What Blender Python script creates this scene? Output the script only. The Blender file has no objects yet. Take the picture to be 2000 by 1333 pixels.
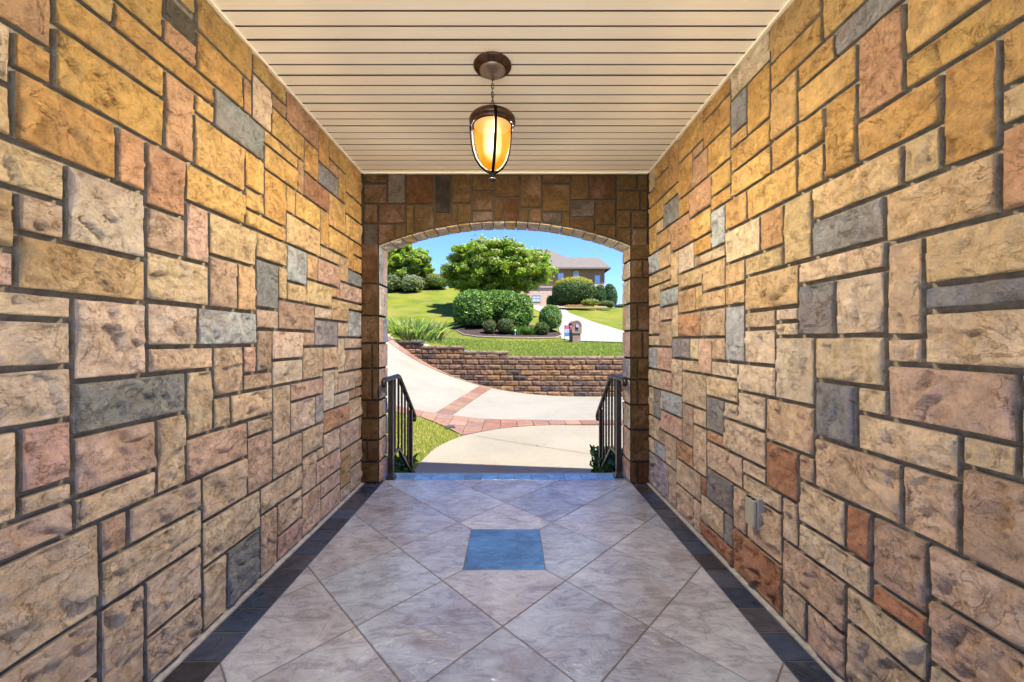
import bpy, bmesh, math, random
import numpy as np
from mathutils import Vector, noise as mnoise

# ---------------------------------------------------------------- camera, light, exposure
S = bpy.context.scene
COL = S.collection
cam_d = bpy.data.cameras.new("camera"); cam = bpy.data.objects.new("camera", cam_d); COL.objects.link(cam)
cam_d.sensor_width = 36; cam_d.lens = 13.5; cam_d.clip_start = 0.05; cam_d.clip_end = 2000
cam_d.shift_x = 0.0015
cam.location = (0, 0, 1.25); cam.rotation_euler = (math.radians(90), 0, 0)
S.camera = cam

SUN_EL = 62.0
SUN_DIR = Vector((0.80, -0.60, 0)).normalized() * math.cos(math.radians(SUN_EL)) + Vector((0, 0, math.sin(math.radians(SUN_EL))))
w = bpy.data.worlds.new("World"); S.world = w; w.use_nodes = True
nt = w.node_tree; nt.nodes.clear()
out = nt.nodes.new("ShaderNodeOutputWorld"); bg = nt.nodes.new("ShaderNodeBackground"); sky = nt.nodes.new("ShaderNodeTexSky")
sky.sky_type = 'NISHITA'; sky.sun_disc = False; sky.sun_elevation = math.radians(SUN_EL)
sky.sun_rotation = math.atan2(SUN_DIR.x, SUN_DIR.y); sky.air_density = 1.0; sky.dust_density = 0.3; sky.ozone_density = 2.2; sky.altitude = 300
bg.inputs[1].default_value = 0.12
tint = nt.nodes.new('ShaderNodeMix'); tint.data_type = 'RGBA'; tint.blend_type = 'MULTIPLY'; tint.inputs[0].default_value = 1.0; tint.inputs[7].default_value = (0.27, 0.37, 0.68, 1)   # clear deep-blue summer air
nt.links.new(sky.outputs[0], tint.inputs[6]); nt.links.new(tint.outputs[2], bg.inputs[0]); nt.links.new(bg.outputs[0], out.inputs[0])
sd = bpy.data.lights.new("sun", 'SUN'); sd.energy = 3.3; sd.angle = math.radians(0.53); sd.color = (1.0, 0.955, 0.86)
so = bpy.data.objects.new("sun", sd); COL.objects.link(so); so.rotation_euler = (-SUN_DIR).to_track_quat('-Z', 'Y').to_euler()
so.location = (30, -30, 60)
S.view_settings.view_transform = 'Standard'; S.view_settings.look = 'None'; S.view_settings.exposure = 2.42; S.view_settings.gamma = 1
S.cycles.max_bounces = 10; S.cycles.diffuse_bounces = 6; S.cycles.transparent_max_bounces = 12
LAMP_W = 680.0

# ---------------------------------------------------------------- helpers
def R(a): return math.radians(a)
def px(x, y, Y):            # photo pixel -> point at distance Y
    return ((x - 997) * Y / 750, Y, 1.25 - (y - 666) * Y / 750)

OUTDOOR = {'lawn_grass', 'patch_grass', 'walk_concrete', 'drive_concrete', 'upper_drive_concrete', 'brick_pavers', 'split_face_block', 'mulch', 'leaf', 'mailbox_brick', 'arch_brick', 'asphalt_shingles', 'pale_trim', 'white_paint', 'bed_edging'}
OUTK = 0.475
class NT:
    def __init__(s, name):
        s.m = bpy.data.materials.new(name); s.m.use_nodes = True; s.t = s.m.node_tree; s.t.nodes.clear()
        s.out = s.n("ShaderNodeOutputMaterial")
    def n(s, k, **kw):
        a = s.t.nodes.new(k)
        for x, v in kw.items():
            setattr(a, x, v)
        return a
    def l(s, a, b): s.t.links.new(a, b)
    def coord(s, scale=(1, 1, 1), attr_off=None, kind='Object'):
        tc = s.n("ShaderNodeTexCoord"); mp = s.n("ShaderNodeMapping"); mp.inputs['Scale'].default_value = scale
        s.l(tc.outputs[kind], mp.inputs[0]); o = mp.outputs[0]
        if attr_off:
            at = s.n("ShaderNodeAttribute", attribute_name=attr_off); v = s.n("ShaderNodeVectorMath", operation='SCALE'); v.inputs['Scale'].default_value = 37.0
            s.l(at.outputs['Vector'], v.inputs[0]); ad = s.n("ShaderNodeVectorMath", operation='ADD'); s.l(o, ad.inputs[0]); s.l(v.outputs[0], ad.inputs[1]); o = ad.outputs[0]
        return o
    def noise(s, vec, scale, detail=4, rough=0.55, dist=0.0, typ=None):
        a = s.n("ShaderNodeTexNoise")
        if typ: a.noise_type = typ
        a.inputs['Scale'].default_value = scale; a.inputs['Detail'].default_value = detail; a.inputs['Roughness'].default_value = rough; a.inputs['Distortion'].default_value = dist
        s.l(vec, a.inputs['Vector']); return a.outputs[0]
    def ramp(s, f, stops, interp='LINEAR'):
        a = s.n("ShaderNodeValToRGB"); e = a.color_ramp.elements; a.color_ramp.interpolation = interp
        while len(e) > 1: e.remove(e[-1])
        e[0].position = stops[0][0]; e[0].color = (*stops[0][1], 1)
        for p, c in stops[1:]:
            q = e.new(p); q.color = (*c, 1)
        s.l(f, a.inputs[0]); return a.outputs[0]
    def mixc(s, a, b, f, mode='MIX'):
        m = s.n("ShaderNodeMix", data_type='RGBA', blend_type=mode, clamp_factor=True)
        for i, v in ((6, a), (7, b)):
            if hasattr(v, 'name'): s.l(v, m.inputs[i])
            else: m.inputs[i].default_value = (*v, 1)
        if hasattr(f, 'name'): s.l(f, m.inputs[0])
        else: m.inputs[0].default_value = f
        return m.outputs[2]
    def math(s, op, a, b=0.0, c=0.3):
        m = s.n("ShaderNodeMath", operation=op)
        for i, v in ((0, a), (1, b)):
            if hasattr(v, 'name'): s.l(v, m.inputs[i])
            else: m.inputs[i].default_value = v
        m.inputs[2].default_value = c; return m.outputs[0]
    def bump(s, h, strength=0.5, dist=0.01, prev=None):
        b = s.n("ShaderNodeBump"); b.inputs['Strength'].default_value = strength; b.inputs['Distance'].default_value = dist
        s.l(h, b.inputs['Height'])
        if prev: s.l(prev, b.inputs['Normal'])
        return b.outputs[0]
    def bsdf(s, col, rough=0.7, normal=None, metallic=0.0, spec=0.5):
        if s.m.name in OUTDOOR: col = s.mixc(col, (OUTK,) * 3, 1.0, 'MULTIPLY')
        b = s.n("ShaderNodeBsdfPrincipled")
        if hasattr(col, 'name'): s.l(col, b.inputs['Base Color'])
        else: b.inputs['Base Color'].default_value = (*col, 1)
        if hasattr(rough, 'name'): s.l(rough, b.inputs['Roughness'])
        else: b.inputs['Roughness'].default_value = rough
        b.inputs['Metallic'].default_value = metallic; b.inputs['Specular IOR Level'].default_value = spec
        if normal: s.l(normal, b.inputs['Normal'])
        return b
    def done(s, b): s.l(b.outputs[0], s.out.inputs[0]); return s.m

def mesh_obj(name, verts, faces, mats, parent=None, cols=None, mi=None, smooth=False, offs=None):
    me = bpy.data.meshes.new(name); me.from_pydata([tuple(v) for v in verts], [], [tuple(f) for f in faces])
    for m in (mats if isinstance(mats, (list, tuple)) else [mats]): me.materials.append(m)
    if mi is not None: me.polygons.foreach_set('material_index', list(mi))
    if cols is not None:
        a = me.color_attributes.new('Col', 'FLOAT_COLOR', 'POINT'); c = np.ones((len(verts), 4), 'f'); c[:, :3] = cols; a.data.foreach_set('color', c.ravel())
    if offs is not None:
        a = me.attributes.new('Off', 'FLOAT_VECTOR', 'POINT'); a.data.foreach_set('vector', np.asarray(offs, 'f').ravel())
    if smooth: me.polygons.foreach_set('use_smooth', [True] * len(me.polygons))
    me.update()
    o = bpy.data.objects.new(name, me); COL.objects.link(o)
    if parent: o.parent = parent
    return o

def thing(name, label, cat, loc=(0, 0, 0), rotz=0, group=None):
    o = bpy.data.objects.new(name, None); COL.objects.link(o); o.location = loc; o.rotation_euler = (0, 0, rotz); o.empty_display_size = 0.1
    return tag(o, label, cat, group)
def tag(o, label=None, cat=None, group=None, kind=None):
    if label: o['label'] = label
    if cat: o['category'] = cat
    if group: o['group'] = group
    if kind: o['kind'] = kind
    return o

class MB:                     # mesh builder
    def __init__(s): s.v = []; s.f = []; s.c = []; s.m = []; s.col = (1, 1, 1); s.mi = 0
    def add(s, vs, fs):
        b = len(s.v); s.v += [tuple(v) for v in vs]; s.f += [tuple(b + i for i in f) for f in fs]; s.c += [s.col] * len(vs); s.m += [s.mi] * len(fs); return s
    def box(s, x0, x1, y0, y1, z0, z1):
        return s.add([(x0, y0, z0), (x1, y0, z0), (x1, y1, z0), (x0, y1, z0), (x0, y0, z1), (x1, y0, z1), (x1, y1, z1), (x0, y1, z1)],
                     [(0, 3, 2, 1), (4, 5, 6, 7), (0, 1, 5, 4), (1, 2, 6, 5), (2, 3, 7, 6), (3, 0, 4, 7)])
    def tube(s, pts, r, n=10, caps=True, flat=None):
        pts = [Vector(p) for p in pts]; k = len(pts); rr = r if isinstance(r, (list, tuple)) else [r] * k
        vs = []; prev = None
        for i, p in enumerate(pts):
            d = (pts[min(i + 1, k - 1)] - pts[max(i - 1, 0)]).normalized()
            if prev is None:
                a = Vector((0, 0, 1)) if abs(d.z) < 0.9 else Vector((1, 0, 0)); u = d.cross(a).normalized()
            else: u = (prev - d * prev.dot(d)).normalized()
            prev = u; w_ = d.cross(u)
            for j in range(n):
                t = 2 * math.pi * (j + 0.5) / n; vs.append(p + (u * math.cos(t) + w_ * math.sin(t)) * rr[i])
        fs = [(i * n + j, i * n + (j + 1) % n, (i + 1) * n + (j + 1) % n, (i + 1) * n + j) for i in range(k - 1) for j in range(n)]
        if caps: fs += [tuple(range(n))[::-1], tuple((k - 1) * n + j for j in range(n))]
        return s.add(vs, fs)
    def lathe(s, prof, c=(0, 0, 0), n=32, flute=None):
        vs = []
        for i, (r, z) in enumerate(prof):
            for j in range(n):
                t = 2 * math.pi * j / n; q = r * (1 - (flute[i] if flute else 0) * (j % 2)); vs.append((c[0] + q * math.cos(t), c[1] + q * math.sin(t), c[2] + z))
        fs = [(i * n + j, i * n + (j + 1) % n, (i + 1) * n + (j + 1) % n, (i + 1) * n + j) for i in range(len(prof) - 1) for j in range(n)]
        return s.add(vs, fs)
    def prism(s, poly, y0, y1):            # XZ polygon extruded along Y
        n = len(poly); vs = [(x, y0, z) for x, z in poly] + [(x, y1, z) for x, z in poly]
        return s.add(vs, [tuple(range(n)), tuple(range(2 * n - 1, n - 1, -1))] + [(i, i + n, (i + 1) % n + n, (i + 1) % n) for i in range(n)])
    def build(s, name, mats, parent=None, smooth=False, usecol=False, offs=None):
        return mesh_obj(name, s.v, s.f, mats, parent, np.array(s.c) if usecol else None, s.m, smooth, offs)

def bevel(o, w_=0.004, seg=2):
    bm = bmesh.new(); bm.from_mesh(o.data); bmesh.ops.remove_doubles(bm, verts=bm.verts, dist=1e-5)
    bmesh.ops.recalc_face_normals(bm, faces=bm.faces)
    ed = [e for e in bm.edges if len(e.link_faces) == 2 and e.calc_face_angle(0) > 0.5]
    bmesh.ops.bevel(bm, geom=ed, offset=w_, segments=seg, affect='EDGES', profile=0.5, clamp_overlap=True); bm.to_mesh(o.data); bm.free(); return o

_rs = np.random.RandomState(7); _PERM = _rs.rand(256, 256)
def vnoise(x, y):
    xi = np.floor(x).astype(int); yi = np.floor(y).astype(int); fx = x - xi; fy = y - yi
    fx = fx * fx * fx * (fx * (fx * 6 - 15) + 10); fy = fy * fy * fy * (fy * (fy * 6 - 15) + 10)
    g = lambda a, b: _PERM[a & 255, b & 255]
    return (g(xi, yi) * (1 - fx) + g(xi + 1, yi) * fx) * (1 - fy) + (g(xi, yi + 1) * (1 - fx) + g(xi + 1, yi + 1) * fx) * fy
def fbm(x, y, o=4):
    r = 0; a = 0.5
    for i in range(o): r = r + a * (vnoise(x, y) * 2 - 1); x = x * 2.03 + 17.1; y = y * 2.03 + 5.7; a *= 0.5
    return r

# ---------------------------------------------------------------- materials
def mat_stone(name, dark=1.0):
    m = NT(name); at = m.n("ShaderNodeAttribute", attribute_name='Col'); v = m.coord(attr_off='Off')
    oa = m.n('ShaderNodeAttribute', attribute_name='Off'); osp = m.n('ShaderNodeSeparateXYZ'); m.l(oa.outputs['Vector'], osp.inputs[0]); n1 = m.noise(v, 7, 6, 0.6, 0.6); n2 = m.noise(v, 28, 6, 0.7); n3 = m.noise(v, 3.5, 3)
    c = m.mixc(at.outputs['Color'], m.ramp(n1, [(0.30, (0.70, 0.63, 0.56)), (0.47, (1.02, 1.0, 0.98)), (0.68, (1.34, 1.32, 1.28))]), m.math('MULTIPLY_ADD', osp.outputs[1], 0.7), 'MULTIPLY')
    c = m.mixc(c, m.ramp(n2, [(0.34, (0.62, 0.57, 0.52)), (0.46, (1.0, 0.99, 0.97)), (0.66, (1.28, 1.28, 1.26))]), 0.8, 'MULTIPLY')
    c = m.mixc(c, (0.40, 0.25, 0.20), m.math('MULTIPLY', m.ramp(n3, [(0.52, (0, 0, 0)), (0.75, (1, 1, 1))]), 0.4))
    rid = m.noise(v, 10, 5, 0.5, 1.2, 'RIDGED_MULTIFRACTAL')
    vein = m.n("ShaderNodeTexVoronoi"); vein.feature = 'DISTANCE_TO_EDGE'; vein.inputs['Scale'].default_value = 7
    wv = m.n("ShaderNodeVectorMath", operation='ADD'); nn = m.n("ShaderNodeTexNoise"); nn.inputs['Scale'].default_value = 6; nn.inputs['Detail'].default_value = 4; m.l(v, nn.inputs['Vector'])
    sc = m.n("ShaderNodeVectorMath", operation='SCALE'); sc.inputs['Scale'].default_value = 0.45; m.l(nn.outputs['Color'], sc.inputs[0]); m.l(v, wv.inputs[0]); m.l(sc.outputs[0], wv.inputs[1]); m.l(wv.outputs[0], vein.inputs['Vector'])
    crk = m.ramp(vein.outputs['Distance'], [(0.0, (0, 0, 0)), (0.035, (1, 1, 1))])
    msk = m.ramp(m.noise(v, 4, 3), [(0.50, (0, 0, 0)), (0.58, (1, 1, 1))])
    crk2 = m.mixc((1, 1, 1), crk, msk); rid2 = m.noise(v, 5, 7, 0.62, 1.6, 'RIDGED_MULTIFRACTAL'); fis = m.ramp(m.noise(v, 10, 8, 0.68, 2.2), [(0.34, (0, 0, 0)), (0.40, (1, 1, 1))])
    c = m.mixc(c, m.mixc((0.80, 0.74, 0.70), (1, 1, 1), crk2), 1.0, 'MULTIPLY'); c = m.mixc(c, m.mixc((0.60, 0.50, 0.41), (1, 1, 1), fis), m.math('MULTIPLY', osp.outputs[0], 0.9), 'MULTIPLY')
    cn = m.noise(v, 6.5, 7, 0.6, 1.3); ct_ = m.ramp(m.math('ABSOLUTE', m.math('SUBTRACT', cn, 0.5)), [(0.0, (0, 0, 0)), (0.011, (1, 1, 1))]); cm_ = m.ramp(m.noise(v, 5.0, 3), [(0.44, (0, 0, 0)), (0.50, (1, 1, 1))]); chip = m.mixc((1, 1, 1), ct_, cm_)
    c = m.mixc(c, m.mixc((0.50, 0.40, 0.32), (1, 1, 1), chip), 0.75, 'MULTIPLY')
    hs_ = []
    for sc_, am_ in ((8.0, 0.30), (19.0, 0.12)):
        vo = m.n("ShaderNodeTexVoronoi"); vo.inputs['Scale'].default_value = sc_; q1 = m.n("ShaderNodeTexNoise"); q1.inputs['Scale'].default_value = sc_ * 1.1; q1.inputs['Detail'].default_value = 6; q1.inputs['Roughness'].default_value = 0.65; m.l(v, q1.inputs['Vector'])
        q2 = m.n("ShaderNodeVectorMath", operation='SCALE'); q2.inputs['Scale'].default_value = am_; m.l(q1.outputs['Color'], q2.inputs[0]); q3 = m.n("ShaderNodeVectorMath", operation='ADD'); m.l(v, q3.inputs[0]); m.l(q2.outputs[0], q3.inputs[1]); m.l(q3.outputs[0], vo.inputs['Vector'])
        q4 = m.n("ShaderNodeSeparateXYZ"); m.l(vo.outputs['Color'], q4.inputs[0]); hs_.append(q4.outputs[0])
    nb = m.bump(hs_[0], 0.5, 0.010); nb = m.bump(hs_[1], 1.0, 0.020, nb); nb = m.bump(chip, 1.0, 0.012, nb); nb = m.bump(cn, 1.0, 0.05, nb)
    nb = m.bump(rid, 0.8, 0.02, nb); nb = m.bump(rid2, 0.8, 0.03, nb); nb = m.bump(crk2, 0.5, 0.006, nb); nb = m.bump(fis, 0.6, 0.012, nb)
    nb = m.bump(m.noise(v, 46, 10, 0.80), 1.0, 0.055, nb)
    return m.done(m.bsdf(c, 0.82, nb, spec=0.3))
def mat_simple(name, col, rough=0.6, metallic=0.0, nscale=None, amt=0.25, bump=0.0, bs=60, spec=0.5):
    m = NT(name); v = m.coord(); c = col; nb = None
    if nscale:
        lo = tuple(x * (1 - amt) for x in col); hi = tuple(min(1, x * (1 + amt)) for x in col); c = m.ramp(m.noise(v, nscale, 6, 0.6), [(0.3, lo), (0.7, hi)])
    if bump: nb = m.bump(m.noise(v, bs, 6, 0.7), bump, 0.01)
    return m.done(m.bsdf(c, rough, nb, metallic, spec))
def mat_attr(name, rough=0.6, nscale=8, amt=0.3, bump=0.3, bs=40, spec=0.4, bd=0.01):
    m = NT(name); at = m.n("ShaderNodeAttribute", attribute_name='Col'); v = m.coord()
    f = m.noise(v, nscale, 6, 0.65)
    c = m.mixc(at.outputs['Color'], m.ramp(f, [(0.3, (1 - amt,) * 3), (0.7, (1 + amt,) * 3)]), 1.0, 'MULTIPLY')
    nb = m.bump(m.noise(v, bs, 6, 0.7), bump, bd) if bump else None
    return m.done(m.bsdf(c, rough, nb, spec=spec))
def mat_leaf(name, trans=0.35, rough=0.45, emis=0):
    m = NT(name); at = m.n("ShaderNodeAttribute", attribute_name='Col'); b = m.bsdf(at.outputs['Color'], rough, spec=0.35)
    t = m.n("ShaderNodeBsdfTranslucent"); m.l(m.mixc(at.outputs['Color'], (1.0, 1.08, 0.48), 1.0, 'MULTIPLY'), t.inputs[0]); x = m.n("ShaderNodeMixShader"); x.inputs[0].default_value = trans
    m.l(b.outputs[0], x.inputs[1]); m.l(t.outputs[0], x.inputs[2]); return m.done(x)
M = {}
M['stone'] = mat_stone('rock_faced_stone')
M['mortar'] = mat_simple('mortar', (0.24, 0.22, 0.18), 0.95, nscale=30, amt=0.3, bump=0.8, bs=140, spec=0.2)
M['mortar_shaded'] = mat_simple('shaded_mortar', (0.045, 0.036, 0.024), 0.95, nscale=30, amt=0.3, bump=0.8, bs=140, spec=0.2)  # mortar copy with the end wall's shade in its colour
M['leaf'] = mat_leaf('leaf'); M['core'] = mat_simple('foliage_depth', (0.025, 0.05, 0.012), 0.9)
M['bark'] = mat_simple('bark', (0.22, 0.15, 0.10), 0.9, nscale=6, amt=0.4, bump=0.6)
M['iron'] = mat_simple('black_iron', (0.018, 0.016, 0.016), 0.38, metallic=0.2, nscale=12, amt=0.3)
M['bronze'] = mat_simple('oil_rubbed_bronze', (0.085, 0.05, 0.032), 0.38, metallic=0.75, nscale=25, amt=0.5, bump=0.15, bs=50)
M['plate'] = mat_simple('brushed_bronze', (0.30, 0.24, 0.20), 0.42, metallic=0.8, nscale=14, amt=0.25)
STONES_L='''550,1094,2072,2302o 550,1004,1912,2072t 550,1004,1774,1912t 1004,1094,1971,2072t 1094,1259,2279,2452t 1094,1446,2157,2279t 1094,1446,1972,2157t 1259,1442,2374,2586t 1259,1688,2279,2374t 1442,1594,2473,2572d 1442,1594,2374,2473o 1594,1937,2548,2715t 1594,1873,2375,2548b 1873,1937,2375,2548o 1446,1582,1973,2279o 1582,1886,1974,2196t 1582,1688,2196,2279t 1004,1272,1775,1972t 1272,1372,1775,1972o 550,1125,1651,1774b 550,1012,1487,1651b 1012,1125,1539,1651t 1125,1372,1539,1775c 1012,1372,1385,1539t 550,1012,1385,1487p 1372,1541,1739,1973o 1372,1541,1578,1739b 1541,1660,1578,1817p 1541,1886,1817,1973p 1372,1660,1395,1578t 1660,1966,1627,1817t 1660,1834,1395,1627b 1834,1967,1395,1627p 550,1142,1311,1385t 550,1142,1176,1311t 1142,1376,1128,1385c 1376,1600,1228,1394c 1376,1683,1128,1228t 1143,1542,964,1128g 1143,1414,779,964p 1414,1542,679,964t 1146,1414,679,779t 550,1142,1020,1176c 1018,1143,838,1020p 1018,1143,775,838t 550,1018,775,1020t 550,1146,679,775p 550,1219,396,679t 1219,1309,547,679p 1309,1621,547,679t 1219,1622,392,547t 1218,1371,12,392t 1371,1623,181,392t 1371,1624,12,181t 550,1218,201,396t 550,1218,12,201t 1542,1683,855,1128t 1683,1787,855,1001t 1542,1902,679,855p 1621,1902,481,679t 1622,2000,281,481t 1624,1766,12,281t 1766,2000,12,281g 1937,2235,2610,2715t 1937,2096,2376,2610t 2096,2235,2535,2611o 2096,2425,2377,2535t 2235,2608,2535,2715o 2425,2608,2325,2534t 2608,2760,2475,2715t 2760,3044,2567,2715b 2760,2904,2475,2567o 2608,2904,2326,2475g 2904,3042,2327,2567t 1688,2032,2196,2375g 2031,2353,2299,2376t 2032,2353,2165,2299t 2353,2425,2166,2377o 3043,3360,2433,2715b 2425,2759,2166,2325r 2759,3041,2082,2326t 3042,3360,2263,2433t 3040,3360,2081,2263t 1886,2032,2012,2196t 1886,2032,1906,2012b 2032,2232,1906,2165t 1886,2232,1818,1906t 2232,2326,2003,2165b 2326,2631,2003,2166t 2232,2631,1820,2003c 2631,2759,1911,2166t 2759,3083,1911,2082t 3083,3189,1828,2081t 3189,3360,1968,2081b 3189,3360,1828,1968b 2631,2936,1820,1911c 2936,3083,1709,1911t 3083,3360,1709,1828g 2936,3360,1567,1709p 2241,2460,1602,1820l 2460,2600,1649,1820b 2600,2936,1649,1820p 2241,2460,1487,1602c 2460,2797,1487,1649c 2797,2936,1567,1649o 1966,2241,1677,1818t 1967,2158,1422,1677g 2158,2241,1487,1677t 2158,2553,1312,1487b 1968,2158,1312,1422t 2553,2796,1398,1487c 2797,3085,1398,1567p 3085,3360,1502,1567t 3085,3360,1279,1502l 2553,2901,1213,1398v 2901,3085,1278,1398t 2902,3016,1007,1278t 3016,3360,1184,1279t 3016,3360,1007,1184b 2409,2553,1213,1312p 2099,2409,1143,1312c 1970,2099,1087,1312b 2099,2409,1000,1143c 1600,1969,1228,1395l 1683,1873,1001,1228t 1873,1970,1087,1228p 1873,2099,1001,1087t 2409,2671,999,1213b 2671,2902,1046,1212t 2672,2840,752,1046c 2840,2902,852,1046t 2902,3221,852,1007t 3221,3360,857,1007b 2840,3104,752,852c 3104,3226,771,852o 3226,3360,772,857b 2103,2273,687,999t 2273,2672,885,999p 2273,2563,688,885c 2563,2673,688,885v 2674,3106,597,752o 3106,3360,597,772t 2939,3319,401,597t 3319,3360,401,597b 2675,2939,438,597c 2402,2674,517,688t 1787,2103,856,1000t 1902,2103,770,856t 1902,2103,481,770t 2577,2675,438,517t 2577,2940,276,438p 2402,2577,276,517t 2634,2941,162,276t 2634,2942,12,162t 2941,3121,109,401o 3121,3360,210,401b 3121,3360,12,210b 2942,3121,12,109t 2402,2634,12,276t 2146,2402,153,335t 2146,2402,12,153p 2000,2146,12,335t 2000,2402,335,481t 2103,2402,481,687t 330,550,2470,2710p 330,550,2340,2470c 90,330,2470,2710p 90,330,2340,2470t 360,550,2110,2340c 360,550,1940,2110t 90,360,2100,2340b 90,360,1940,2100t -110,90,2430,2710c -300,-110,2430,2710t -110,90,2230,2430t -300,-110,2230,2430b -90,90,1940,2230b -300,-90,1940,2230t 340,550,1750,1940t 340,550,1570,1750o 30,340,1780,1940o 30,340,1570,1780t 310,550,1290,1570c 310,550,1140,1290t 30,310,1380,1570p 30,310,1140,1380t -300,30,1720,1940t -300,30,1560,1720b -300,30,1290,1560p -300,30,1140,1290p 380,550,940,1140t 110,380,940,1140t 350,550,690,940t 110,350,690,940p -110,110,970,1140c -300,-110,970,1140b -60,110,690,970t -300,-60,690,970t 380,550,430,690b 110,380,430,690t 270,550,160,430t 270,550,10,160t 110,270,170,430t 110,270,10,170t -110,110,440,690p -300,-110,440,690b -120,110,230,440b -300,-120,230,440t -100,110,10,230t -300,-100,10,230c 780,1090,2560,2710p 780,1090,2300,2560p 550,780,2550,2710o 550,780,2300,2550p 1360,1590,2590,2710t 1090,1360,2590,2710b 1090,1260,2450,2590p'''
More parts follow.
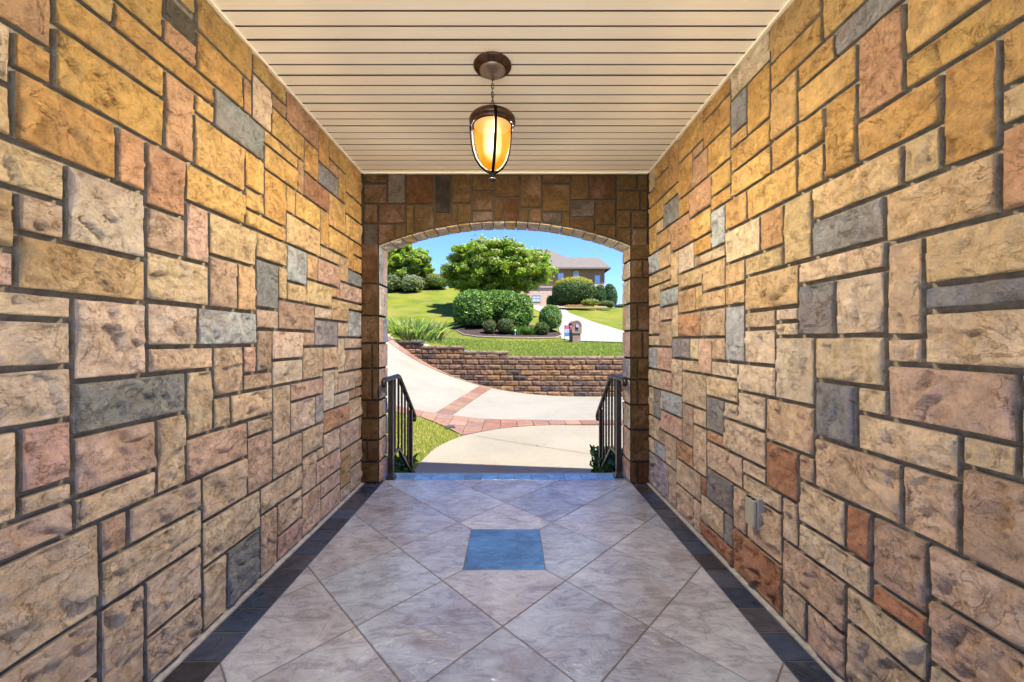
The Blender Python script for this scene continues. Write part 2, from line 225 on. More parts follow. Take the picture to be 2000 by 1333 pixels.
STONES_R='''1495,1792,2534,2715t 1314,1495,2410,2715t 1495,1792,2410,2534t 1622,1792,2173,2410b 1434,1622,2304,2410t 1181,1434,2304,2410g 1343,1622,2164,2304t 1343,1484,1866,2164b 1484,1622,2025,2164t 1484,1621,1866,2025t 1181,1343,2013,2304o 550,1181,2013,2117t 550,1181,2117,2343b 1079,1343,1866,2013t 953,1079,1729,2013b 550,953,1870,2013t 550,953,1775,1870t 550,953,1563,1775o 1079,1188,1729,1866b 1188,1544,1729,1866t 1244,1544,1581,1729g 953,1243,1563,1729t 1544,1705,1581,1866t 1243,1616,1484,1581t 1436,1616,1269,1484g 1242,1436,1269,1484c 1127,1239,1263,1563b 550,1127,1410,1563t 550,1127,1335,1410g 550,1127,1178,1335t 1616,1988,1399,1581t 1616,1756,1335,1399c 1623,1787,2031,2173t 916,1237,1001,1178p 1239,1530,1096,1269t 1344,1530,872,1096g 1237,1344,1001,1096t 1127,1237,1178,1263t 1035,1344,871,1001t 916,1035,915,1002t 550,916,1098,1178t 550,916,915,1098t 1190,1530,670,871t 1035,1190,669,871t 550,1035,669,915b 550,1115,511,669p 550,1115,324,511b 550,1115,95,324t 1389,1616,493,670t 1289,1389,493,670r 1289,1616,372,493t 1115,1289,447,669b 1115,1289,372,447r 1388,1714,182,372b 1115,1388,246,372t 1115,1388,12,246t 1574,1715,12,182t 1388,1574,12,182p 1530,1756,986,1270c 1530,1822,782,986t 1616,1822,562,782r 1530,1616,670,782b 1616,1714,372,562t 2955,3225,2590,2715t 2955,3225,2403,2590b 2773,2955,2404,2715t 2560,2773,2262,2524b 2418,2773,2524,2715t 2115,2418,2623,2715t 2115,2418,2450,2623t 2418,2560,2450,2524o 2361,2560,2262,2450o 2114,2361,2262,2450t 1792,2115,2565,2715t 1970,2114,2375,2565g 1970,2114,2299,2375t 1792,1970,2299,2565t 1792,2114,2169,2299t 1787,2114,2031,2169b 2538,2776,1729,1912c 2322,2538,1803,1911t 2170,2538,1729,1803t 2170,2322,1803,2031l 2114,2323,2031,2115t 2114,2323,2115,2262t 2323,2605,2073,2262o 2323,2605,1911,2073t 2605,2773,2131,2262t 2605,2909,1912,2132o 2773,3052,2132,2319g 1971,2170,1865,2031t 1622,1971,1866,2031t 1866,2170,1680,1865t 1705,1866,1680,1865o 1705,1988,1581,1680c 1988,2170,1556,1680c 2170,2426,1556,1728c 2426,2776,1612,1729t 2514,2776,1446,1612t 2426,2514,1446,1612t 2164,2426,1446,1556t 1988,2164,1443,1556c 2776,3118,1520,1654l 2908,3117,1654,1716p 2776,2908,1654,1912t 2908,3054,1716,1821t 3054,3360,1716,1822t 2908,3138,1822,1993c 3138,3360,1822,1993l 2909,3194,1993,2132o 3194,3360,1994,2234t 3052,3194,2132,2234t 2773,3052,2319,2403t 3052,3360,2234,2403b 3118,3360,1545,1716b 1988,2168,1135,1443l 1756,1988,1309,1399t 1756,1988,1135,1309c 1616,1756,1270,1335c 1756,2047,986,1135c 1822,2047,816,986c 2047,2378,912,1041t 2378,2712,815,1041t 2178,2378,707,912g 2047,2178,816,912c 1822,2178,639,816t 2178,2373,639,707o 2552,2713,538,815b 2378,2552,703,815t 2373,2552,398,703t 2047,2313,1041,1135c 2313,2472,1041,1273p 2168,2313,1135,1273t 2472,2593,1124,1274t 2593,2884,1124,1274v 2472,2712,1041,1124t 2712,2884,860,1124t 2713,3064,699,860l 2713,3101,538,699p 3101,3255,614,855g 3139,3360,423,614t 3008,3139,423,538b 2808,3008,295,538t 3074,3360,855,1015t 2884,3074,860,1015p 2884,3176,1015,1205p 3176,3360,1015,1205l 2885,3121,1205,1409b 3123,3360,1205,1301t 3121,3360,1301,1545t 2885,3121,1409,1520t 2776,2885,1274,1520t 2451,2776,1274,1446o 2168,2451,1273,1446b 1822,2006,562,639t 1714,2006,472,562t 2006,2373,472,639p 2092,2373,283,473g 2092,2182,114,283g 1970,2092,242,472t 1714,1970,242,472t 1715,2092,12,242r 2182,2446,114,283t 2092,2446,12,114r 2373,2446,283,398r 2446,2809,216,398t 2547,2809,12,216t 2446,2547,12,216p 3008,3240,295,423l 2552,2808,398,538o 2945,3360,12,295v 2809,2945,12,295t 210,550,2450,2710t 20,210,2450,2710c 240,550,2330,2450c 240,550,2130,2330o 20,240,2260,2450t 20,240,2130,2260b -300,20,2440,2710t -300,20,2280,2440c -300,20,2130,2280b 370,550,1930,2130t 370,550,1820,1930t 120,370,1950,2130c 120,370,1820,1950t 270,550,1610,1820t 120,270,1610,1820b -110,120,1830,2130c -300,-110,1830,2130t -40,120,1610,1830b -300,-40,1610,1830t 280,550,1310,1610p 90,280,1310,1610b 380,550,1130,1310p 90,380,1130,1310b -100,90,1440,1610p -100,90,1300,1440t -300,-100,1460,1610p -300,-100,1300,1460t -130,90,1130,1300t -300,-130,1130,1300t 380,550,890,1130t 120,380,890,1130t 340,550,620,890b 120,340,620,890t -150,120,1010,1130t -150,120,820,1010p -300,-150,970,1130c -300,-150,820,970t -130,120,620,820p -300,-130,620,820t 230,550,320,620t 230,550,180,320p 230,550,10,180o -70,230,380,620p -300,-70,380,620p -60,230,230,380t -60,230,10,230t -300,-60,140,380b -300,-60,10,140t 990,1180,2550,2710o 990,1180,2340,2550t 770,990,2520,2710t 770,990,2340,2520t 550,770,2480,2710t 550,770,2340,2480t 800,1110,10,90t 550,800,10,90b 3230,3360,2540,2710c 3230,3360,2400,2540t 1180,1310,2410,2710o 3250,3360,610,860t 3240,3360,290,420t 3060,3100,700,860t 3100,3140,540,610t'''
# ---------------------------------------------------------------- the stone passage (building)
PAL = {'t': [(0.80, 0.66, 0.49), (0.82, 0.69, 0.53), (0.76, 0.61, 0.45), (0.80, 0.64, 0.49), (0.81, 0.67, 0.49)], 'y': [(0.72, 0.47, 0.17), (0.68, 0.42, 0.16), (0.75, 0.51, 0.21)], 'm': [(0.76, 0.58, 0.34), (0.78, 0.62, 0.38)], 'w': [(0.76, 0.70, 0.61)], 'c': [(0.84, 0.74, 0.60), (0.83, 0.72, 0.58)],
       'p': [(0.78, 0.56, 0.46), (0.80, 0.61, 0.50)], 'o': [(0.66, 0.43, 0.23), (0.66, 0.42, 0.26)], 'b': [(0.68, 0.53, 0.40), (0.64, 0.49, 0.37), (0.69, 0.55, 0.42)],
       'g': [(0.31, 0.335, 0.36), (0.35, 0.37, 0.385)], 'l': [(0.54, 0.61, 0.68)], 'v': [(0.48, 0.47, 0.52)], 'd': [(0.15, 0.13, 0.11)], 'r': [(0.52, 0.28, 0.17)]}
rnd = random.Random(11)
def stone_col(code, k=1.0):
    c = rnd.choice(PAL[code]); j = rnd.uniform(0.92, 1.08) * k; return tuple(x * j * rnd.uniform(0.97, 1.03) for x in c)
def ochre(code, z):            # stones higher up take ochre tones more often, lower ones stay pale buff
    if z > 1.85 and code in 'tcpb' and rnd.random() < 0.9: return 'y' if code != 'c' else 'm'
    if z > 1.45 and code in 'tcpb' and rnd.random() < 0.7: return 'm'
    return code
class Stones:
    def __init__(s): s.V = []; s.F = []; s.C = []; s.O = []; s.MI = []; s.n = 0
    def stone(s, u0, u1, z0, z1, place, code, step=0.0125, depth=0.025, gap=0.0090, k=1.0, clampf=None, rough=1.0):
        u0 += gap; u1 -= gap; z0 += gap; z1 -= gap
        if u1 - u0 < 0.02 or z1 - z0 < 0.02: return
        nu = max(4, int((u1 - u0) / step) + 1); nz = max(4, int((z1 - z0) / step) + 1)
        e = 0.0025                                                      # extra rows close to the edge give a rounded arris
        us = np.concatenate([[u0, u0 + e], np.linspace(u0 + 2 * e, u1 - 2 * e, nu), [u1 - e, u1]]); zs = np.concatenate([[z0, z0 + e], np.linspace(z0 + 2 * e, z1 - 2 * e, nz), [z1 - e, z1]])
        U, Z = np.meshgrid(us, zs); ox, oy = rnd.uniform(0, 90), rnd.uniform(0, 90); a = rnd.choice([0, 0.5, 1.0, 1.57, -0.7])
        P = U * math.cos(a) + Z * math.sin(a) + ox; Q = -U * math.sin(a) + Z * math.cos(a) + oy
        wx = fbm(P * 7, Q * 7, 3) * 0.25; r1 = fbm(P * 5 + wx, Q * 5 - wx, 4)
        ridge = np.abs(fbm(P * 6.5 + wx * 3, Q * 5 + wx * 2, 3)); crease = np.clip(1 - ridge * 9, 0, 1) ** 1.5
        K = int(4 + (u1 - u0) * (z1 - z0) * 260); fr = np.random.RandomState(rnd.randrange(10 ** 6))      # chipped facets left by the chisel
        sx_ = fr.uniform(u0, u1, K); sz_ = fr.uniform(z0, z1, K); hh_ = fr.normal(size=K) * 0.0065; gx_ = fr.normal(size=K) * 0.14; gz_ = fr.normal(size=K) * 0.14
        WX = U + 0.035 * fbm(P * 9, Q * 9, 4); WZ = Z + 0.035 * fbm(P * 9 + 31, Q * 9 + 7, 4); dist = (WX[..., None] - sx_) ** 2 * 1.0 + (WZ[..., None] - sz_) ** 2
        ki = dist.argmin(-1); fac = hh_[ki] + np.clip(gx_[ki] * (U - sx_[ki]) + gz_[ki] * (Z - sz_[ki]), -0.015, 0.015)
        D = depth + np.clip(np.minimum(np.minimum(U - u0, u1 - U), np.minimum(Z - z0, z1 - Z)) / 0.013, 0.0, 1) * rough * (0.005 * r1 + fac - 0.004 * crease * (fbm(P * 3, Q * 3, 2) > 0.0) + 0.011 * fbm(P * 22 + wx * 6, Q * 20, 4))
        d = np.minimum(np.minimum(U - u0, u1 - U), np.minimum(Z - z0, z1 - Z)); t = np.clip(d / 0.004, 0, 1); t = np.sqrt(1 - (1 - t) ** 2)
        D = np.clip(D, 0.008, depth + 0.014); D = D * (0.74 + 0.26 * t)
        wob = 0.0025 * fbm(P * 14, Q * 14, 2); U2 = U + np.where(d < 0.001, wob, 0) ; Z2 = Z + np.where(d < 0.001, wob, 0)
        ny, nx = U.shape; base = s.n; pts = []
        for j in range(ny):
            for i in range(nx): pts.append(place(U2[j, i], Z2[j, i] if clampf is None else max(Z2[j, i], clampf(U2[j, i])), D[j, i]))
        per = [(0, i) for i in range(nx)] + [(j, nx - 1) for j in range(1, ny)] + [(ny - 1, i) for i in range(nx - 2, -1, -1)] + [(j, 0) for j in range(ny - 2, 0, -1)]
        sk = [place(U2[j, i], Z2[j, i] if clampf is None else max(Z2[j, i], clampf(U2[j, i])), -0.012) for j, i in per]
        F = [(base + j * nx + i, base + j * nx + i + 1, base + (j + 1) * nx + i + 1, base + (j + 1) * nx + i) for j in range(ny - 1) for i in range(nx - 1)]
        b2 = base + nx * ny; m = len(per)
        for q in range(m):
            j, i = per[q]; j2, i2 = per[(q + 1) % m]; F.append((base + j2 * nx + i2, base + j * nx + i, b2 + q, b2 + (q + 1) % m))
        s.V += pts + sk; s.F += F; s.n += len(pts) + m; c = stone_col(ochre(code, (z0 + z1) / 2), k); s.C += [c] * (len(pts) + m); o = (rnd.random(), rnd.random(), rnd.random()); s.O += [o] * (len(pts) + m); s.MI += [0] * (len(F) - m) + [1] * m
    def raw(s, vs, fs, mi=1):
        b = s.n; s.V += [tuple(v) for v in vs]; s.F += [tuple(b + i for i in f) for f in fs]; s.n += len(vs); s.C += [(1, 1, 1)] * len(vs); s.O += [(0, 0, 0)] * len(vs); s.MI += [mi] * len(fs)
    def box(s, *a):
        q = MB().box(*a); s.raw(q.v, q.f)
    def build(s, name, parent, mm='mortar'):
        o = mesh_obj(name, s.V, s.F, [M['stone'], M[mm]], parent, np.array(s.C), s.MI, False, s.O)
        sm = np.array(s.MI) == 0; o.data.polygons.foreach_set('use_smooth', sm.tolist()); return o

passage = thing('stone_passage', 'covered stone passage with rock-faced block walls and an arched opening', 'building', (0, 1.5, 0))
def under(o): o.parent = passage; o.matrix_parent_inverse = passage.matrix_world.inverted() if False else o.matrix_parent_inverse; o.location = (0, -1.5, 0); return o
YB = -0.45; CZ = 2.72
def parse(t):
    for q in t.split():
        a = q[:-1].split(','); yield [float(x) / 1000 for x in a] + [q[-1]]
# mean stone face at X=-1.30 / X=1.21, mortar 22 mm behind
st = Stones()
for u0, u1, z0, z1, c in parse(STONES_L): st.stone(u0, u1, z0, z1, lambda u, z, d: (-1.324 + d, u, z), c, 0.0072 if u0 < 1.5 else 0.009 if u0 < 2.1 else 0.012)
st.box(-1.60, -1.3235, YB, 3.3599, 0.0, CZ + 0.04)
o = under(st.build('side_wall', passage)); o['label'] = 'left side wall of rock-faced tan blocks'
st = Stones()
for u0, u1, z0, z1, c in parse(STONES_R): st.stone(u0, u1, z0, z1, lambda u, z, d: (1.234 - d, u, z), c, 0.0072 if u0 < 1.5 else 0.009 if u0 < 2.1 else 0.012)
st.box(1.2335, 1.50, YB, 3.3599, 0.0, CZ + 0.04)
o = under(st.build('side_wall', passage)); o['label'] = 'right side wall of rock-faced tan blocks with a grey outlet cover'

# arch wall: near face plane Y=3.36, thickness to 3.60
AX, AH, ZS, ZC = -0.051, 1.104, 2.085, 2.30; RA = (AH * AH + (ZC - ZS) ** 2) / (2 * (ZC - ZS)); AZ0 = ZC - RA
def zarch(x): return AZ0 + math.sqrt(max(RA * RA - (x - AX) ** 2, 0)) if abs(x - AX) < AH else 0
ARCH = '''95 60 245 122 a,95 122 245 250 a,245 60 360 250 d,360 60 540 255 e,545 60 650 310 k,650 60 778 248 a,780 65 915 170 a,780 170 915 295 a,780 295 915 395 n,915 65 1083 212 a,918 213 975 395 a,975 213 1083 395 e,
1083 65 1222 276 a,1083 276 1143 395 a,1143 276 1222 395 a,1222 65 1402 126 a,1222 126 1402 302 a,1222 302 1350 400 n,1350 302 1402 410 a,1402 65 1520 227 a,1520 65 1690 227 e,1402 227 1558 336 n,1402 336 1558 460 a,1558 227 1690 386 a,1558 386 1690 520 a,
1690 65 1822 167 a,1822 65 1890 167 a,1690 167 1842 292 a,1842 167 1890 292 a,1690 292 1785 405 a,1785 292 1890 405 a,1690 405 1785 540 a,1785 405 1890 520 a,95 250 185 376 a,185 250 360 376 a,360 255 412 470 a,412 258 543 450 a,
545 310 650 430 a,650 248 685 410 a,685 248 778 400 a,90 376 185 520 n,185 376 290 530 a,290 376 360 500 a'''
PAL.update({'a': [(0.115, 0.068, 0.022), (0.10, 0.058, 0.022), (0.125, 0.074, 0.026)], 'e': [(0.10, 0.046, 0.016)], 'n': [(0.08, 0.07, 0.06)], 'k': [(0.035, 0.03, 0.025)]})  # backlit shade of the end wall put into its stone colours
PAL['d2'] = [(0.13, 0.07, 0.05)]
st = Stones(); sA = 3.36 / 750
def aplace(u, z, d): return (u, 3.382 - d, z)
for q in ARCH.replace('\n', '').split(','):
    t = q.split()
    if len(t) < 5: continue
    a, b_, c_, d_ = map(float, t[:4]); X0 = (680 + a / 3.226 - 997) * sA; X1 = (680 + c_ / 3.226 - 997) * sA; Z1 = 1.25 - (320 + b_ / 3.226 - 666) * sA; Z0 = 1.25 - (320 + d_ / 3.226 - 666) * sA
    Z1 = min(Z1, CZ - 0.005); X0 = max(X0, -1.31); X1 = min(X1, 1.22)
    if Z0 < ZS - 0.03: Z0 = ZS + 0.0
    hi = max(zarch(X0), zarch(X1), zarch((X0 + X1) / 2))
    if Z0 < hi + 0.0: Z0 = min(zarch(X0) or ZS, zarch(X1) or ZS) + 0.004; cl = lambda u: (zarch(u) or ZS) + 0.012
    else: cl = None
    if Z1 - Z0 > 0.03: st.stone(X0, X1, Z0, Z1, aplace, t[4], 0.016, 0.020, clampf=cl, rough=0.7)
# piers: courses
JL, JR = AX - AH, AX + AH
for (xo, xi) in ((-1.315, JL), (1.225, JR)):
    z = 0.0; sgn = 1 if xi > xo else -1
    while z < ZS - 0.05:
        h = rnd.choice([0.19, 0.24, 0.28, 0.16, 0.22]); z1 = min(z + h, ZS + 0.02)
        if ZS - z1 < 0.1: z1 = ZS + 0.02
        a, b_ = sorted((xo, xi))
        if rnd.random() < 0.45:
            m_ = a + (b_ - a) * rnd.choice([0.36, 0.62]); st.stone(a, m_ , z, z1, aplace, 'a', 0.016, 0.020, rough=0.6); st.stone(m_, b_ , z, z1, aplace, rnd.choice('aae'), 0.016, 0.020, rough=0.6)
        else: st.stone(a, b_, z, z1, aplace, rnd.choice('aaae'), 0.016, 0.020, rough=0.6)
        # reveal (jamb) stones facing into the opening, bounce light painted in by paler tones
        if rnd.random() < 0.5: cuts = [3.372, 3.372 + rnd.uniform(0.09, 0.15), 3.60]
        else: cuts = [3.372, 3.60]
        for p, q in zip(cuts, cuts[1:]):
            st.stone(p, q, z, z1, (lambda s_, xx: (lambda u, zz, d: (xx + s_ * (d - 0.016), u, zz)))(sgn, xi), rnd.choice('pwcwcvl') if z > 0.9 else rnd.choice('pwppc'), 0.018, 0.022, rough=0.7)
        z = z1
# arch soffit voussoirs, ground bounce put into their pale colour
N = 22; th0 = math.asin(AH / RA)
for i in range(N):
    t0 = -th0 + 2 * th0 * i / N; t1 = -th0 + 2 * th0 * (i + 1) / N
    st.stone(t0 * RA, t1 * RA, 3.368, 3.60, lambda u, y, d: (AX + math.sin(u / RA) * (RA + 0.014 - d), y, AZ0 + math.cos(u / RA) * (RA + 0.014 - d)), rnd.choice('wwwc'), 0.02, 0.022, rough=0.45, gap=0.003)
# body of the arch wall (mortar)
poly = [(JL - 0.014, 0), (JL - 0.014, ZS)] + [(AX + math.sin(t) * (RA + 0.014), AZ0 + math.cos(t) * (RA + 0.014)) for t in np.linspace(-th0, th0, 25)] + [(JR + 0.014, ZS), (JR + 0.014, 0)]
bodyp = MB()
up = [(x, CZ + 0.04) for x, z in poly]
for i in range(len(poly) - 1):
    (xa, za), (xb, zb) = poly[i], poly[i + 1]
    vs = [(xa, 3.38, za), (xb, 3.38, zb), (xb, 3.60, zb), (xa, 3.60, za)]; st.raw(vs, [(0, 1, 2, 3)])
    if xb - xa > 1e-4:
        for yy in (3.38, 3.60): st.raw([(xa, yy, za), (xb, yy, zb), (xb, yy, CZ + 0.04), (xa, yy, CZ + 0.04)], [(0, 1, 2, 3)])
for x0, x1 in ((-1.60, JL - 0.014), (JR + 0.014, 1.50)):
    for yy in (3.38, 3.60): st.raw([(x0, yy, 0), (x1, yy, 0), (x1, yy, CZ + 0.04), (x0, yy, CZ + 0.04)], [(0, 1, 2, 3)])
o = under(st.build('arch_wall', passage, 'mortar_shaded')); o['label'] = 'end wall of brown blocks with shade painted in and a low arched opening'

# ceiling boards
m = NT('vinyl_soffit'); v = m.coord((0.6, 30, 1)); c = m.ramp(m.noise(v, 3, 4), [(0.3, (0.78, 0.715, 0.565)), (0.7, (0.83, 0.765, 0.61))]); M['soffit'] = m.done(m.bsdf(c, 0.5, m.bump(m.noise(m.coord((2, 60, 2)), 6, 3), 0.12, 0.004), spec=0.35))
b = MB(); y = YB; k = 0; xs = (-1.318, 1.228)
prof = []
while y < 3.39:
    p = 0.0833; g = 0.008 if k % 3 else 0.012; dp = 0.030 if k % 3 else 0.035
    prof += [(y, 0.0), (y + p - g - 0.003, 0.0), (y + p - g, 0.0025), (y + p - g, dp), (y + p, dp), (y + p, 0.001)]; y += p; k += 1
prof = [q for q in prof if q[0] < 3.385]
n = len(prof); b.add([(xs[0], a, CZ + d) for a, d in prof] + [(xs[1], a, CZ + d) for a, d in prof], [(i, i + 1, n + i + 1, n + i) for i in range(n - 1)])
b.add([(xs[0], YB, CZ + 0.038), (xs[1], YB, CZ + 0.038), (xs[1], 3.385, CZ + 0.038), (xs[0], 3.385, CZ + 0.038)], [(0, 1, 2, 3)])
M['groove_shade'] = mat_simple('painted_groove_shade', (0.10, 0.07, 0.04), 0.9)  # groove sides and bottoms coloured dark to draw the shade between boards
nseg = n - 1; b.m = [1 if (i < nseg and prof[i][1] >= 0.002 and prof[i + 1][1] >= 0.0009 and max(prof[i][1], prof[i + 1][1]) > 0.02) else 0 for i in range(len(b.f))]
ceil = under(b.build('ceiling', [M['soffit'], M['groove_shade']], passage))
b = MB(); b.box(-1.314, -1.286, YB, 3.335, CZ - 0.012, CZ - 0.001); b.box(1.196, 1.224, YB, 3.335, CZ - 0.012, CZ - 0.001); b.box(-1.285, 1.195, 3.335, 3.357, CZ - 0.012, CZ - 0.001)
under(b.build('ceiling_trim', M['soffit'], passage))

# the house around the passage (casts the shadow in front of the arch)
m = NT('house_stone'); v = m.coord(); bt = m.n("ShaderNodeTexBrick"); bt.inputs['Scale'].default_value = 1.6; bt.inputs['Color1'].default_value = (0.42, 0.31, 0.2, 1); bt.inputs['Color2'].default_value = (0.33, 0.26, 0.2, 1); bt.inputs['Mortar'].default_value = (0.2, 0.18, 0.15, 1)
rv = m.n("ShaderNodeMapping"); rv.inputs['Rotation'].default_value = (R(90), 0, 0); m.l(v, rv.inputs[0]); m.l(rv.outputs[0], bt.inputs['Vector']); M['hstone'] = m.done(m.bsdf(bt.outputs[0], 0.85, m.bump(m.noise(v, 20, 6), 0.5, 0.01)))
def top(x): return 3.9 - 0.407 * (x - 1.81)
b = MB()
b.prism([(-8, -0.45), (-1.602, -0.45), (-1.602, top(-1.602)), (-2.6, top(-2.6)), (-8, 3.2)], YB, 3.62)
b.prism([(1.502, -0.45), (8, -0.45), (8, 3.0), (4.0, top(4.0)), (1.502, top(1.502))], YB, 3.62)
b.prism([(-1.6, CZ + 0.05), (1.5, CZ + 0.05), (1.5, top(1.5)), (-1.6, top(-1.6))], YB, 3.62)
under(b.build('house_front', M['hstone'], passage))

# ---------------------------------------------------------------- floor
m = NT('floor_tile'); at = m.n("ShaderNodeAttribute", attribute_name='Col'); v = m.coord(attr_off='Off')
n1 = m.noise(v, 2.4, 6, 0.62, 0.8); n2 = m.noise(m.coord((1, 2.6, 1), 'Off'), 7, 8, 0.7, 1.2)
c = m.mixc(at.outputs['Color'], m.ramp(n1, [(0.30, (0.72, 0.60, 0.54)), (0.48, (0.98, 0.95, 0.95)), (0.68, (1.22, 1.24, 1.24))]), 1.0, 'MULTIPLY'); c = m.mixc(c, m.ramp(n2, [(0.36, (0.62, 0.58, 0.60)), (0.5, (1.0, 1.0, 1.0)), (0.66, (1.22, 1.2, 1.16))]), 0.9, 'MULTIPLY')
rid = m.noise(v, 3.2, 7, 0.55, 1.6, 'RIDGED_MULTIFRACTAL'); clf = m.ramp(m.noise(v, 3.0, 5, 0.6, 1.5), [(0.46, (0, 0, 0)), (0.485, (1, 1, 1)), (0.56, (1, 1, 1)), (0.575, (0.4,) * 3)])
nb = m.bump(clf, 0.4, 0.006); nb = m.bump(m.noise(v, 22, 8, 0.7), 0.45, 0.006, nb)
ro = m.ramp(n2, [(0.3, (0.30,) * 3), (0.7, (0.15,) * 3)]); M['tile'] = m.done(m.bsdf(c, ro, nb, spec=0.6))
M['grout'] = mat_simple('grout', (0.13, 0.115, 0.10), 0.9, nscale=30, amt=0.2)
M['caulk'] = mat_simple('mortar_base', (0.36, 0.36, 0.34), 0.9, nscale=30, amt=0.3, bump=0.5)
fl = MB(); FO = []
def clip(poly, nx, ny, d):     # keep nx*x+ny*y<=d
    o_ = []
    for i in range(len(poly)):
        p, q = poly[i], poly[(i + 1) % len(poly)]; a = nx * p[0] + ny * p[1] - d; b_ = nx * q[0] + ny * q[1] - d
        if a <= 0: o_.append(p)
        if (a < 0) != (b_ < 0) and abs(a - b_) > 1e-12: t = a / (a - b_); o_.append((p[0] + (q[0] - p[0]) * t, p[1] + (q[1] - p[1]) * t))
    return o_
def tile(poly, col, zt=0.0, h=0.006):
    if len(poly) < 3: return
    ar = abs(sum(poly[i][0] * poly[(i + 1) % len(poly)][1] - poly[(i + 1) % len(poly)][0] * poly[i][1] for i in range(len(poly)))) / 2
    if ar < 2e-4: return
    cx = sum(p[0] for p in poly) / len(poly); cy = sum(p[1] for p in poly) / len(poly); e = 0.0025
    inn = []
    for p in poly:
        d = math.hypot(p[0] - cx, p[1] - cy) or 1; inn.append((p[0] - (p[0] - cx) / d * e, p[1] - (p[1] - cy) / d * e))
    n_ = len(poly); fl.col = col
    fl.add([(*p, zt) for p in inn] + [(*p, zt - 0.002) for p in poly] + [(*p, zt - h) for p in poly], [tuple(range(n_))] + [(i, i + n_, (i + 1) % n_ + n_, (i + 1) % n_) for i in range(n_)] + [(i + n_, i + 2 * n_, (i + 1) % n_ + 2 * n_, (i + 1) % n_ + n_) for i in range(n_)])
    o_ = (rnd.random(), rnd.random(), rnd.random()); FO.extend([o_] * (3 * n_))
CX, CY, T = -0.034, 2.325, 0.4545; X0, X1, Y0, Y1 = -1.128, 1.062, YB, 3.455; g = 0.0026; r2 = math.sqrt(0.5)
for i in range(-10, 11):
    for j in range(-10, 11):
        P = [(X0 + g, Y0), (X1 - g, Y0), (X1 - g, Y1 - g), (X0 + g, Y1 - g)]
        ca, cb = i * T, j * T
        for nx, ny, d in ((r2, r2, ca + T - g + r2 * (CX + CY)), (-r2, -r2, -(ca + g) - r2 * (CX + CY)), (-r2, r2, cb + T - g + r2 * (CY - CX)), (r2, -r2, -(cb + g) - r2 * (CY - CX))):
            P = clip(P, nx, ny, d)
            if not P: break
        if not P: continue
        if (i, j) == (0, 0): P = clip(P, 0, -1, -(CY + 0.2275))
        if (i, j) == (-1, -1): P = clip(P, 0, 1, CY - 0.2275)
        if (i, j) == (0, -1): P = clip(P, -1, 0, -(CX + 0.2275))
        if (i, j) == (-1, 0): P = clip(P, 1, 0, CX - 0.2275)
        kk = rnd.uniform(0.9, 1.1); tint = rnd.uniform(-0.02, 0.02); tile(P, ((0.265 + tint) * kk, (0.305) * kk, (0.365 - tint) * kk))
tile([(CX - 0.225, CY - 0.225), (CX + 0.225, CY - 0.225), (CX + 0.225, CY + 0.225), (CX - 0.225, CY + 0.225)], (0.06, 0.15, 0.31))
y = YB
while y < 3.35:
    y1 = min(y + 0.150, 3.455)
    for (a, b_) in ((-1.281, X0 - g), (X1 + g, 1.193)):
        kk = rnd.uniform(0.7, 1.25); warm = rnd.uniform(0, 1) ** 2
        tile([(a, y + g), (b_, y + g), (b_, y1 - g), (a, y1 - g)], ((0.026 + 0.016 * warm) * kk, 0.045 * kk, (0.085 - 0.03 * warm) * kk))
    y = y1
x = JL - 0.03
while x < JR:
    x1 = x + 0.153; kk = rnd.uniform(0.85, 1.15)
    tile([(x + g, 3.46 + g * 0), (x1 - g, 3.46), (x1 - g, 3.60), (x + g, 3.60)], (0.10 * kk, 0.25 * kk, 0.44 * kk)); x = x1  # blue sky reflection put into the threshold tile colour
nf = len(fl.v)
floor = fl.build('floor', M['tile'], None, usecol=True, offs=FO); tag(floor, kind='structure')
b = MB(); b.add([(-1.40, YB, -0.0035), (1.30, YB, -0.0035), (1.30, 3.602, -0.0035), (-1.40, 3.602, -0.0035)], [(0, 1, 2, 3)]); b.build('floor_grout', M['grout'], floor)
b = MB(); b.box(-1.322, -1.2835, YB, 3.40, -0.003, 0.006); b.box(1.1955, 1.232, YB, 3.40, -0.003, 0.006)
b.build('wall_base_strip', M['caulk'], floor)
# nosing + steps
M['step'] = mat_simple('step_slate', (0.13, 0.19, 0.25), 0.5, nscale=10, amt=0.2, bump=0.3)
M['conc'] = None
b = MB(); b.box(-1.25, 1.15, 3.602, 3.655, -0.05, -0.002); b.box(-1.25, 1.15, 3.603, 3.63, -0.18, -0.052); b.box(-1.25, 1.15, 3.632, 3.96, -0.40, -0.18)
o = b.build('steps', M['step']); bevel(o, 0.006); tag(o, kind='structure')
b = MB(); b.box(-1.5, 1.45, YB - 0.0, 3.60, -0.45, -0.006); o = b.build('landing_base', M['caulk'], floor)
# unseen pale ground added behind the camera to bounce sunlight into the passage
b = MB(); b.add([(-9, -14, -0.02), (9, -14, -0.02), (9, YB - 0.002, -0.02), (-9, YB - 0.002, -0.02)], [(0, 1, 2, 3)]); M['bounce_mat'] = mat_simple('pale_bounce_ground', (0.80, 0.75, 0.65), 0.8, nscale=3, amt=0.1)
tag(b.build('bounce_ground', M['bounce_mat']), kind='structure')
